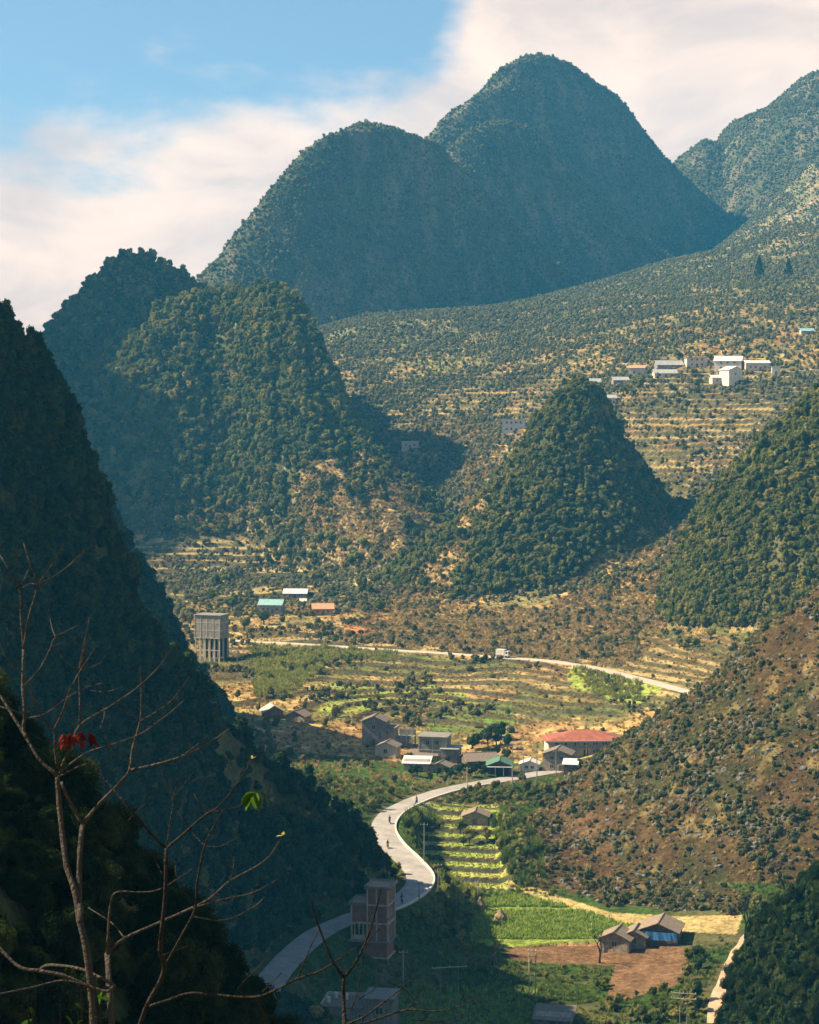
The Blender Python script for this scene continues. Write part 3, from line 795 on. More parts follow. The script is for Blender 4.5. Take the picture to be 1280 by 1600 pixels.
def gn_tree():
    g = bpy.data.node_groups.new('scatter', 'GeometryNodeTree')
    g.interface.new_socket('Geometry', in_out='INPUT', socket_type='NodeSocketGeometry')
    g.interface.new_socket('Kinds', in_out='INPUT', socket_type='NodeSocketCollection')
    g.interface.new_socket('Geometry', in_out='OUTPUT', socket_type='NodeSocketGeometry')
    n, l = g.nodes, g.links
    gi, go = n.new('NodeGroupInput'), n.new('NodeGroupOutput')
    ci = n.new('GeometryNodeCollectionInfo'); ci.inputs['Separate Children'].default_value = True; ci.inputs['Reset Children'].default_value = True
    l.new(gi.outputs['Kinds'], ci.inputs['Collection'])
    ip = n.new('GeometryNodeInstanceOnPoints'); ip.inputs['Pick Instance'].default_value = True
    l.new(gi.outputs['Geometry'], ip.inputs['Points']); l.new(ci.outputs[0], ip.inputs['Instance'])
    for nm, ty, sock in (('kind_index', 'INT', 'Instance Index'), ('turn', 'FLOAT_VECTOR', 'Rotation'), ('size', 'FLOAT_VECTOR', 'Scale')):
        a = n.new('GeometryNodeInputNamedAttribute'); a.data_type = ty; a.inputs['Name'].default_value = nm
        l.new(a.outputs[0], ip.inputs[sock])
    l.new(ip.outputs[0], go.inputs[0])
    return g
GN = gn_tree()
N_INST = [0]
def scatter(name, key, pts, sc, label, sxy=None, tilt=0.12):
    """one object of kind stuff drawing a plant at every point"""
    n = len(pts)
    if n == 0: return
    me = bpy.data.meshes.new(name); me.vertices.add(n); me.vertices.foreach_set('co', np.asarray(pts, np.float32).ravel())
    k = me.attributes.new('kind_index', 'INT', 'POINT'); k.data.foreach_set('value', RNG.integers(0, PROTO[key][1], n).astype(np.int32))
    rot = np.stack([RNG.normal(0, tilt, n), RNG.normal(0, tilt, n), RNG.uniform(0, 6.283, n)], 1)
    a = me.attributes.new('turn', 'FLOAT_VECTOR', 'POINT'); a.data.foreach_set('vector', rot.astype(np.float32).ravel())
    s = np.asarray(sc)[:, None] * np.stack([np.ones(n) * (sxy or 1)] * 2 + [RNG.uniform(0.7, 1.4, n)], 1)
    a = me.attributes.new('size', 'FLOAT_VECTOR', 'POINT'); a.data.foreach_set('vector', s.astype(np.float32).ravel())
    o = bpy.data.objects.new(name, me); COL.objects.link(o)
    md = o.modifiers.new('scatter', 'NODES'); md.node_group = GN
    ident = [i.identifier for i in GN.interface.items_tree if i.name == 'Kinds'][0]
    md[ident] = PROTO[key][0]
    tag(o, label, kind='stuff'); N_INST[0] += n
    print('scatter', name, key, n)
    return o

# which cells of the ground can show (with a margin for seeing it from a step aside)
depth_ = np.maximum(GY * CT - (GZ - CZ) * ST, 1)
elev = (GZ - CZ) / np.maximum(depth_, 1)
elev = np.where(GY < 12, -9, elev)
hor = np.full(900, -9.0); vis_c = np.zeros(GX.shape, bool)
for r_ in range(nr):
    if GY[r_, 0] < 12: continue
    k_ = ((GX[r_] / GY[r_, 0] + 0.45) * 1000).astype(int); ok_ = (k_ >= 0) & (k_ < 900)
    vis_c[r_, ok_] = elev[r_, ok_] > hor[k_[ok_]] - (4.0 / max(GY[r_, 0], 50) + 0.003)
    np.maximum.at(hor, k_[ok_], elev[r_, ok_])
    if GY[r_, 0] < 60: hor[:] = np.where(hor > -8, hor, np.interp(np.arange(900), np.nonzero(hor > -8)[0], hor[hor > -8])) if (hor > -8).any() else hor
infr = (PX.reshape(GX.shape) > -70) & (PX.reshape(GX.shape) < 1350) & (PY.reshape(GX.shape) < 1680) & (GY > 14)
CELL = (np.gradient(GX, axis=1) * np.gradient(GY, axis=0))
VIS = (vis_c & infr)
def sample(dens):
    """random ground points, dens = number per square metre at each grid vertex"""
    lam = dens.reshape(GX.shape) * CELL * VIS
    cnt = RNG.poisson(np.clip(lam, 0, 60))
    r, c = np.nonzero(cnt); k = cnt[r, c]
    r = np.repeat(r, k); c = np.repeat(c, k); m = len(r)
    fr, fc = RNG.uniform(-0.5, 0.5, m), RNG.uniform(-0.5, 0.5, m)
    r1 = np.clip(r + np.sign(fr).astype(int), 0, nr - 1); c1 = np.clip(c + np.sign(fc).astype(int), 0, nc - 1)
    y = GY[r, c] + np.abs(fr) * (GY[r1, c] - GY[r, c])
    x = (UC[c] + np.abs(fc) * (UC[c1] - UC[c])) * (np.maximum(y, 0) + 60)
    return x, y, zat(x, y)
dR, _ = poly_dist(X, Y, ROAD_C); dU, _ = poly_dist(X, Y, UROAD_C); dT, _ = poly_dist(X, Y, TR)
CLEAR = (dR > 4.2) & (dU > 3.6) & (dT > 2.4) & (~INFO['field'])
BUILD_PADS = []
#VEGSTART
# ------------------------------------------------------------------ building kit
def empty(name, loc, yaw=0, label=None, cat=None, group=None):
    o = bpy.data.objects.new(name, None); COL.objects.link(o); o.empty_display_size = 0.5
    o.location = loc; o.rotation_euler = (0, 0, yaw)
    return tag(o, label, cat, group)
def boxes(name, bx, mat, parent=None, bevel=0.0, label=None):
    """bx: list of (x0,x1,y0,y1,z0,z1) joined into one mesh"""
    V, F = [], []
    for (a, b, c, d, e, f) in bx:
        o = len(V); V += [(x, y, z) for x in (a, b) for y in (c, d) for z in (e, f)]
        F += [tuple(i + o for i in q_) for q_ in ((0, 1, 3, 2), (4, 6, 7, 5), (0, 4, 5, 1), (2, 3, 7, 6), (0, 2, 6, 4), (1, 5, 7, 3))]
    o = bpy.data.objects.new(name, mesh_from(name, V, F, mat)); COL.objects.link(o); o.parent = parent
    if label: o['label'] = label
    return o
def solid(name, V, F, mat, parent=None, smooth=False):
    o = bpy.data.objects.new(name, mesh_from(name, V, F, mat, smooth)); COL.objects.link(o); o.parent = parent
    return o
def mat_sheet(name, col, var=0.2):
    m, n, l = new_mat(name); out = n.new('ShaderNodeOutputMaterial'); tc = n.new('ShaderNodeTexCoord')
    w = N(n, l, 'ShaderNodeTexWave', {'Vector': tc.outputs['Object'], 'Scale': 1.6, 'Distortion': 0.0}, bands_direction='X')
    n1 = N(n, l, 'ShaderNodeTexNoise', {'Vector': tc.outputs['Object'], 'Scale': 0.9, 'Detail': 6.0})
    r1 = N(n, l, 'ShaderNodeMapRange', {'Value': n1.outputs['Fac'], 'From Min': 0.3, 'From Max': 0.7, 'To Min': 1 - var, 'To Max': 1 + var})
    vm = N(n, l, 'ShaderNodeVectorMath', {0: col}, operation='SCALE'); l.new(r1.outputs[0], vm.inputs['Scale'])
    bp = N(n, l, 'ShaderNodeBump', {'Height': w.outputs['Fac'], 'Strength': 0.5, 'Distance': 0.06})
    p = N(n, l, 'ShaderNodeBsdfPrincipled', {'Base Color': vm.outputs[0], 'Roughness': 0.6, 'Normal': bp.outputs[0]})
    l.new(p.outputs[0], out.inputs['Surface']); return m
def mat_brick(name, c1, c2, mortar, scale=1.0):
    m, n, l = new_mat(name); out = n.new('ShaderNodeOutputMaterial'); tc = n.new('ShaderNodeTexCoord')
    sp = n.new('ShaderNodeSeparateXYZ'); l.new(tc.outputs['Object'], sp.inputs[0])
    ad = N(n, l, 'ShaderNodeMath', {0: sp.outputs['X'], 1: sp.outputs['Y']}, operation='ADD')
    cb = N(n, l, 'ShaderNodeCombineXYZ', {'X': ad.outputs[0], 'Y': sp.outputs['Z']})
    b = N(n, l, 'ShaderNodeTexBrick', {'Vector': cb.outputs[0], 'Color1': rgba(c1), 'Color2': rgba(c2), 'Mortar': rgba(mortar), 'Scale': 1.0, 'Mortar Size': 0.012, 'Brick Width': 0.24 * scale, 'Row Height': 0.09 * scale})
    n1 = N(n, l, 'ShaderNodeTexNoise', {'Vector': tc.outputs['Object'], 'Scale': 0.8, 'Detail': 6.0, 'Roughness': 0.7})
    r1 = N(n, l, 'ShaderNodeMapRange', {'Value': n1.outputs['Fac'], 'From Min': 0.3, 'From Max': 0.7, 'To Min': 0.65, 'To Max': 1.3})
    vm = N(n, l, 'ShaderNodeVectorMath', {0: b.outputs['Color']}, operation='SCALE'); l.new(r1.outputs[0], vm.inputs['Scale'])
    bp = N(n, l, 'ShaderNodeBump', {'Height': b.outputs['Fac'], 'Strength': -0.4, 'Distance': 0.02})
    p = N(n, l, 'ShaderNodeBsdfPrincipled', {'Base Color': vm.outputs[0], 'Roughness': 0.9, 'Normal': bp.outputs[0]})
    l.new(p.outputs[0], out.inputs['Surface']); return m
B_brick = mat_brick('red_brick', (0.26, 0.095, 0.055), (0.19, 0.07, 0.045), (0.24, 0.18, 0.14))
B_block = mat_brick('grey_block', (0.27, 0.24, 0.21), (0.22, 0.20, 0.18), (0.33, 0.30, 0.26), 1.8)
B_conc = mat_plain('raw_concrete', (0.48, 0.42, 0.33), 0.9, 0.2, 0.7, 0.3, streak=0.25)
B_cdark = mat_plain('weathered_concrete', (0.24, 0.22, 0.19), 0.9, 0.3, 0.7, 0.3, streak=0.35)
B_stone = mat_plain('rubble_stone', (0.30, 0.25, 0.19), 0.95, 0.5, 2.2, 0.9)
B_grey = mat_plain('grey_render', (0.25, 0.225, 0.20), 0.9, 0.22, 0.6, 0.2, streak=0.3)
B_pale = mat_plain('pale_render', (0.48, 0.42, 0.34), 0.9, 0.12, 0.6, 0.2, streak=0.15)
B_white = mat_plain('white_wall', (0.58, 0.54, 0.47), 0.85, 0.1, 0.6, 0.1, streak=0.12)
B_cream = mat_plain('cream_wall', (0.68, 0.56, 0.36), 0.85, 0.1, 0.6, 0.1, streak=0.1)
B_wood = mat_plain('old_wood', (0.16, 0.11, 0.075), 0.9, 0.4, 2.0, 0.5, streak=0.3)
B_dark = mat_plain('painted_dark_inside', (0.03, 0.028, 0.026), 0.95, 0.2, 1, 0.0)  # near black paint imitating unlit depth
B_tile = mat_plain('old_roof_tiles', (0.20, 0.16, 0.125), 0.95, 0.3, 2.5, 0.7, streak=0.2)
B_thatch = mat_plain('fibre_sheet', (0.24, 0.18, 0.13), 0.95, 0.25, 1.5, 0.5, streak=0.25)
B_red = mat_sheet('red_roof', (0.30, 0.085, 0.045), .3)
B_wsheet = mat_sheet('white_sheet', (0.60, 0.57, 0.52), 0.12)
B_gsheet = mat_sheet('grey_sheet', (0.33, 0.32, 0.30))
B_teal = mat_sheet('teal_sheet', (0.22, 0.38, 0.38), 0.15)
B_green = mat_sheet('green_sheet', (0.07, 0.17, 0.10), 0.15)
B_orange = mat_sheet('orange_sheet', (0.50, 0.25, 0.13), 0.15)
B_blue = mat_plain('blue_tarp', (0.05, 0.17, 0.38), 0.5, 0.15, 1.5, 0.5)
B_glass = mat_plain('dark_pane', (0.05, 0.06, 0.07), 0.25, 0.1, 1, 0.0)
B_bark = mat_plain('bark', (0.055, 0.046, 0.036), 0.95, 0.35, 6, 0.8)
B_barkd = mat_plain('dark_bark', (0.018, 0.015, 0.013), 0.95, 0.35, 6, 0.8)
B_metal = mat_plain('dull_metal', (0.35, 0.35, 0.35), 0.5, 0.1, 2, 0.0, metal=0.6)
B_tyre = mat_plain('rubber', (0.02, 0.02, 0.02), 0.8, 0.1, 4, 0.0)
B_hay = mat_plain('hay', (0.26, 0.19, 0.10), 0.95, 0.35, 5, 1.0)
def window(parent, x, y, z, w, h, face='f', mf=None, mp=None, bars=True):
    """frame and pane on the wall plane y (front) or x (side)"""
    t = 0.07 if w > 0.7 else 0.05
    fr = [(-w / 2, w / 2, -0.05, 0.03, 0, t), (-w / 2, w / 2, -0.05, 0.03, h - t, h), (-w / 2, -w / 2 + t, -0.05, 0.03, t, h - t), (w / 2 - t, w / 2, -0.05, 0.03, t, h - t)]
    if bars: fr.append((-t / 2, t / 2, -0.045, 0.02, t, h - t))
    o = boxes('window', fr, mf or B_pale, parent)
    o.location = (x, y, z)
    if face == 'r': o.rotation_euler = (0, 0, math.pi / 2)
    if face == 'l': o.rotation_euler = (0, 0, -math.pi / 2)
    boxes('pane', [(-w / 2 + t * .9, w / 2 - t * .9, -0.02, 0.01, t * .9, h - t * .9)], mp or B_glass, o)
    return o
def door(parent, x, y, z, w, h, mat=None, face='f'):
    o = boxes('door', [(-w / 2, w / 2, -0.05, 0.02, 0, h)], mat or B_wood, parent); o.location = (x, y, z)
    if face == 'r': o.rotation_euler = (0, 0, math.pi / 2)
    if face == 'l': o.rotation_euler = (0, 0, -math.pi / 2)
    boxes('door_frame', [(-w / 2 - 0.1, -w / 2, -0.07, 0.03, 0, h + 0.1), (w / 2, w / 2 + 0.1, -0.07, 0.03, 0, h + 0.1), (-w / 2, w / 2, -0.07, 0.03, h, h + 0.1)], B_cdark, o)
    return o
def gable_walls(parent, w, d, h, rh, mat, ridge, base=-3):
    V = [(-w / 2, -d / 2, base), (w / 2, -d / 2, base), (w / 2, d / 2, base), (-w / 2, d / 2, base),
         (-w / 2, -d / 2, h), (w / 2, -d / 2, h), (w / 2, d / 2, h), (-w / 2, d / 2, h)]
    F = [(3, 2, 1, 0)]
    if rh <= 0: F += [(0, 1, 5, 4), (1, 2, 6, 5), (2, 3, 7, 6), (3, 0, 4, 7), (4, 5, 6, 7)]
    elif ridge == 'y':
        V += [(0, -d / 2, h + rh), (0, d / 2, h + rh)]
        F += [(0, 1, 5, 8, 4), (1, 2, 6, 5), (2, 3, 7, 9, 6), (3, 0, 4, 7), (4, 8, 9, 7), (5, 6, 9, 8)]
    else:
        V += [(-w / 2, 0, h + rh), (w / 2, 0, h + rh)]
        F += [(0, 1, 5, 4), (1, 2, 6, 9, 5), (2, 3, 7, 6), (3, 0, 4, 8, 7), (4, 5, 9, 8), (6, 7, 8, 9)]
    return solid('wall', V, F, mat, parent)
def gable_roof(parent, w, d, h, rh, mat, ridge, oh=0.45, t=0.12, hip=0.0, trim=None):
    """two or four slabs with real thickness"""
    e = 0.02
    if ridge == 'x': w, d = d, w
    sl = rh / (w / 2); W = w / 2 + oh; D = d / 2 + oh; zl = h - sl * oh + e
    hp = hip * d / 2
    P = [(-W, -D, zl), (0, -D + hp, h + rh + e), (W, -D, zl), (-W, D, zl), (0, D - hp, h + rh + e), (W, D, zl)]
    V = P + [(x, y, z + t) for x, y, z in P]
    F = [(0, 1, 4, 3), (1, 2, 5, 4), (6, 9, 10, 7), (7, 10, 11, 8), (0, 3, 9, 6), (2, 8, 11, 5)]
    F += [(0, 6, 7, 1), (1, 7, 8, 2), (3, 4, 10, 9), (4, 5, 11, 10)]
    if hip: F += [(0, 1, 2), (6, 8, 7), (3, 5, 4), (9, 10, 11)]; F = [f for f in F if f not in ((0, 6, 7, 1), (1, 7, 8, 2), (3, 4, 10, 9), (4, 5, 11, 10))] + [(0, 2, 8, 6), (3, 9, 11, 5)]
    if ridge == 'x': V = [(y, -x, z) for x, y, z in V]
    r = solid('roof', V, F, mat, parent)
    rg = (-0.12, 0.12, -D + hp, D - hp, h + rh + t - 0.04, h + rh + t + 0.1)
    if ridge == 'x': rg = (rg[2], rg[3], rg[0], rg[1], rg[4], rg[5])
    boxes('ridge_cap', [rg], trim or mat, r)
    return r
def flat_roof(parent, w, d, h, mat, oh=0.4, t=0.22, parapet=0.0, inner=None):
    r = boxes('roof', [(-w / 2 - oh, w / 2 + oh, -d / 2 - oh, d / 2 + oh, h, h + t)], mat, parent)
    if parapet:
        W, D = w / 2 + oh, d / 2 + oh
        boxes('parapet', [(-W, W, -D, -D + .15, h + t, h + t + parapet), (-W, W, D - .15, D, h + t, h + t + parapet), (-W, -W + .15, -D + .15, D - .15, h + t, h + t + parapet), (W - .15, W, -D + .15, D - .15, h + t, h + t + parapet)], mat, r)
    return r
def spot(px, py, Y=None):
    """place on the ground for something whose foot is seen at this photo pixel, and metres per photo pixel there"""
    if Y is not None:
        x = at_Y(px, py, Y)[0]; p = Vector((x, Y, float(zat([x], [Y])[0])))
    else: p = hit(px, py)
    dep = p.y * CT - (p.z - CZ) * ST
    return p, dep / FPX
def house(name, px, py, wpx, hpx, d, yaw, label, cat='house', wall=None, roof=None, style='gable', ridge='x', rpx=5, floors=1, nwin=2, doors=1, Y=None, oh=0.45, hip=0.0, base=-3, group=None, wins=None, frame=False, win_mat=None, pad=True):
    p, s = spot(px, py, Y)
    w, h, rh = wpx * s, hpx * s, rpx * s
    p = p + Vector((0, d / 2, 0)) 
    if style == 'flat': rh = 0
    gz_ = p.z if Y is not None else spot(px, py)[0].z
    o = empty(name, (p.x, p.y, gz_), math.radians(yaw), label, cat, group)
    wl_ = gable_walls(o, w, d, h, 0 if hip else rh, wall or B_grey, ridge, base); print('BLD', name, px, py, round(p.x), round(p.y), round(p.z, 1))
    if style == 'flat': flat_roof(o, w, d, h, roof or B_cdark, oh)
    elif style == 'shed':
        V = [(-w / 2 - oh, -d / 2 - oh, h - 0.1), (w / 2 + oh, -d / 2 - oh, h - 0.1), (w / 2 + oh, d / 2 + oh, h + rh + .3), (-w / 2 - oh, d / 2 + oh, h + rh + .3)]
        V += [(x, y, z + .1) for x, y, z in V]
        solid('roof', V, [(3, 2, 1, 0), (4, 5, 6, 7), (0, 1, 5, 4), (1, 2, 6, 5), (2, 3, 7, 6), (3, 0, 4, 7)], roof or B_tile, o)
    else: gable_roof(o, w, d, h, rh, roof or B_tile, ridge, oh, hip=hip)
    fh = h / floors
    ww, wh = min(1.1, w / (nwin + 1) * 0.6), min(1.2, fh * 0.42)
    for k in range(floors):
        for i in range(nwin):
            x = -w / 2 + w * (i + 1) / (nwin + 1)
            if k == 0 and doors and i == nwin // 2:
                door(o, x, -d / 2, 0.0, min(1.0, w * .25), min(2.0, fh * 0.72)); continue
            window(o, x, -d / 2, k * fh + fh * 0.38, ww, wh, mp=win_mat)
        if d > 3.5: window(o, w / 2, 0, k * fh + fh * 0.38, ww, wh, 'r')
    if frame:
        cb = [(x - .15, x + .15, -d / 2 - .05, -d / 2 + .2, base, h - .01) for x in np.linspace(-w / 2 + .12, w / 2 - .12, 3)]
        for (a, b, c, e, f, g) in cb: boxes('column', [(a, b, c, e, f, g)], B_conc, o)
        for k in range(1, floors + 1): boxes('beam', [(-w / 2 - .04, w / 2 + .04, -d / 2 - .07, -d / 2 + .1, k * fh - .3, k * fh - .03)], B_conc, o)
    if pad: BUILD_PADS.append((p.x, p.y, 0.62 * max(w, d)))
    BUILT.append((p.x, p.y, 0.5 * max(w, d)))
    return o, w, h, s
BUILT = []
SCH_Y = 503
# --- the village by the road
house('house', 587, 1167, 37, 40, 6, -10, 'tall grey two storey house with plain gable, highest in the village on the left', wall=B_grey, roof=B_tile, ridge='y', rpx=8, floors=2, nwin=1)
house('house', 607, 1168, 24, 30, 5, -14, 'narrow grey house with dark roof against the right side of the tall gabled house', wall=B_block, roof=B_cdark, style='flat', floors=2, nwin=1)
def concrete_frame(px, py, wpx, hpx, d, yaw, label):
    p, s = spot(px, py); w, h = wpx * s, hpx * s
    o = empty('unfinished_house', (p.x, p.y + d / 2, p.z), math.radians(yaw), label, 'house')
    boxes('slab', [(-w / 2, w / 2, -d / 2, d / 2, h * .5, h * .5 + .25)], B_cdark, o); boxes('slab', [(-w / 2, w / 2, -d / 2, d / 2, -3, .1)], B_cdark, o)
    boxes('wall', [(-w / 2 + .3, w * .1, -d / 2 + .1, d / 2 - .2, .1, h * .5 - .003)], B_block, o)
    boxes('wall', [(-w / 2 + .3, w / 2 - .3, d / 2 - .5, d / 2 - .2, h * .5 + .253, h * .9)], B_block, o)
    for i, x in enumerate(np.linspace(-w / 2 + .2, w / 2 - .2, 4)):
        for y in (-d / 2 + .15, d / 2 - .15):
            c = boxes('column', [(x - .14, x + .14, y - .14, y + .14, .1, h * (1.0 if (i + (y > 0)) % 2 else .86))], B_conc, o)
            boxes('rebar', [(x - .08, x - .05, y - .08, y - .05, h * .8, h * 1.12), (x + .05, x + .08, y + .05, y + .08, h * .8, h * 1.1)], B_wood, c)
    BUILD_PADS.append((p.x, p.y + d / 2, 4))
concrete_frame(634, 1167, 28, 26, 5, -12, 'unfinished house of bare concrete columns with no roof between two village houses')
house('hut', 606, 1184, 34, 17, 5, -14, 'small gabled hut with sunlit pale front below the tall grey house', 'hut', wall=B_pale, roof=B_tile, ridge='y', rpx=7, nwin=1, doors=0)
house('hut', 664, 1190, 40, 10, 5, -5, 'brown roofed hut just behind the white roofed stone hut', 'hut', wall=B_stone, roof=B_tile, ridge='x', rpx=7, nwin=2)
house('hut', 652, 1206, 40, 13, 4, -8, 'low stone hut with a bright white sheet roof', 'hut', wall=B_stone, roof=B_wsheet, style='shed', rpx=5, nwin=2)
house('house', 680, 1190, 44, 38, 7, -12, 'two storey concrete house with pale columns and flat roof in the village centre', wall=B_block, roof=B_cdark, style='flat', floors=2, nwin=2, frame=True)
house('house', 706, 1193, 25, 22, 6, -12, 'low grey wing house on the right of the flat roofed concrete house', wall=B_grey, roof=B_gsheet, style='flat', nwin=1)
house('hut', 690, 1209, 32, 11, 4, -18, 'small dark stone hut between the white roofed hut and the road', 'hut', wall=B_stone, roof=B_tile, ridge='y', rpx=6, nwin=1)
house('house', 750, 1203, 50, 14, 7, 12, 'wide low house under a brown tiled roof beside the dark tree', wall=B_wood, roof=B_tile, ridge='x', rpx=9, nwin=3)
def open_house(px, py, wpx, hpx, d, yaw, label):
    p, s = spot(px, py); w, h = wpx * s, hpx * s
    o = empty('roadside_stall', (p.x, p.y + d / 2, p.z), math.radians(yaw), label, 'stall')
    gable_walls(o, w * .9, d * .6, h, 8 * s, B_wood, 'y')
    gable_roof(o, w, d, h, 8 * s, B_green, 'y', .3)
    boxes('eave', [(-w / 2 - .2, w / 2 + .2, -d / 2 - .9, -d / 2 - .31, h - .25, h - .1)], B_wsheet, o)
    for x in np.linspace(-w / 2 + .1, w / 2 - .1, 4): boxes('post', [(x - .07, x + .07, -d / 2 - .75, -d / 2 - .6, -1, h - .25)], B_conc, o)
    boxes('shade_panel', [(-w * .36, w * .36, -d * .3 - .03, -d * .3 + .02, .1, h * .8)], B_dark, o)  # dark panel on the wall, painted shade of an open front
    BUILD_PADS.append((p.x, p.y + d / 2, 5))
open_house(782, 1214, 40, 17, 7, -4, 'green roofed stall with white eave and posts at the edge of the road')
house('school', 914, 1196, 118, 25, 9, 3, 'long cream building with a bright red hipped roof at the foot of the right slope', 'building', wall=B_cream, roof=B_red, ridge='x', rpx=11, floors=2, nwin=7, hip=0.9, oh=0.9, Y=SCH_Y)
def school_columns():
    p, s = spot(914, 1196, SCH_Y); w = 118 * s; hs = 25 * s
    o = [x for x in bpy.data.objects if x.name == 'school'][0]
    for i, x in enumerate(np.linspace(-w / 2 + .3, w / 2 - .3, 9)): boxes('column', [(x - .17, x + .17, -9 / 2 - .75, -9 / 2 - .42, -2, hs - .3)], B_pale, o)
    boxes('fascia', [(-w / 2 - .9, w / 2 + .9, -9 / 2 - 1.0, -9 / 2 - .905, hs - .5, hs - .1)], B_white, o)
    boxes('gallery', [(-w / 2, w / 2, -9 / 2 - .9, -9 / 2 - .003, hs / 2 - .2, hs / 2)], B_pale, o)
school_columns()
house('house', 874, 1206, 44, 27, 6, -14, 'stone house with a brown gabled roof in front of the red roofed building', wall=B_stone, roof=B_tile, ridge='y', rpx=8, floors=2, nwin=2)
house('shed', 893, 1208, 20, 14, 4, -10, 'dark open shed against the right side of the stone house', 'shed', wall=B_wood, roof=B_wsheet, style='shed', rpx=2, nwin=1, doors=0)
house('hut', 829, 1206, 28, 12, 4, -8, 'small white walled hut between the green stall and the stone house', 'hut', wall=B_white, roof=B_wsheet, ridge='y', rpx=5, nwin=2, doors=0)
house('shed', 744, 1290, 40, 14, 5, -6, 'lone tan roofed shed among the plots below the road bend', 'shed', wall=B_stone, roof=B_thatch, ridge='y', rpx=8, nwin=1)
house('hut', 424, 1122, 30, 10, 5, 18, 'small hut with a pale roof edge on the dark hill edge at the left', 'hut', wall=B_wood, roof=B_gsheet, ridge='y', rpx=9, nwin=1, Y=None)
house('hut', 466, 1128, 32, 9, 5, -22, 'low brown hut beside bare bushes on the left of the valley', 'hut', wall=B_stone, roof=B_thatch, ridge='y', rpx=8, nwin=1)
# --- three sheds by the field
def shed3(px, py, wpx, hpx, rpx, d, yaw, label, tarp=None):
    o, w, h, s = house('shed', px, py, wpx, hpx, d, yaw, label, 'shed', wall=B_wood if tarp else B_stone, roof=B_thatch, ridge='y', rpx=rpx, nwin=1, doors=0, oh=.55, base=-2)
    for x in (-w / 2 + .1, w / 2 - .1): boxes('post', [(x - .08, x + .08, -d / 2 - .35, -d / 2 - .2, -1.5, h - .25)], B_wood, o)
    if tarp:
        V = []; n = 12
        for i in range(n + 1):
            x = -w * .42 + w * .92 * i / n; sag = .35 * math.sin(math.pi * i / n)
            V += [(x, -d / 2 - .42 + .05 * math.sin(i * 2.1), h * .98 - sag * .3), (x, -d / 2 - .5 + .09 * math.sin(i * 1.7 + 1), h * .42 - sag * .3 + .06 * math.sin(i * 2.7))]
        V += [(x, y + .03, z) for x, y, z in V]
        m = 2 * (n + 1)
        F = [(2 * i, 2 * i + 1, 2 * i + 3, 2 * i + 2) for i in range(n)] + [(m + 2 * i, m + 2 * i + 2, m + 2 * i + 3, m + 2 * i + 1) for i in range(n)]
        solid('tarpaulin', V, F, B_blue, o)
    return o
shed3(967, 1489, 46, 22, 11, 5, -20, 'left shed of the three by the field, stone walled with a tan roof')
shed3(996, 1483, 36, 20, 9, 5, -16, 'middle shed of the three by the field, the smallest with a dark front', tarp=None)
shed3(1036, 1478, 60, 23, 12, 7, -16, 'right shed of the three by the field, with a blue tarpaulin hung under the roof', tarp=True)
house('hut', 868, 1606, 56, 12, 5, -12, 'hut roof just showing at the bottom edge below the brown earth', 'hut', wall=B_stone, roof=B_tile, style='shed', rpx=6, nwin=1)
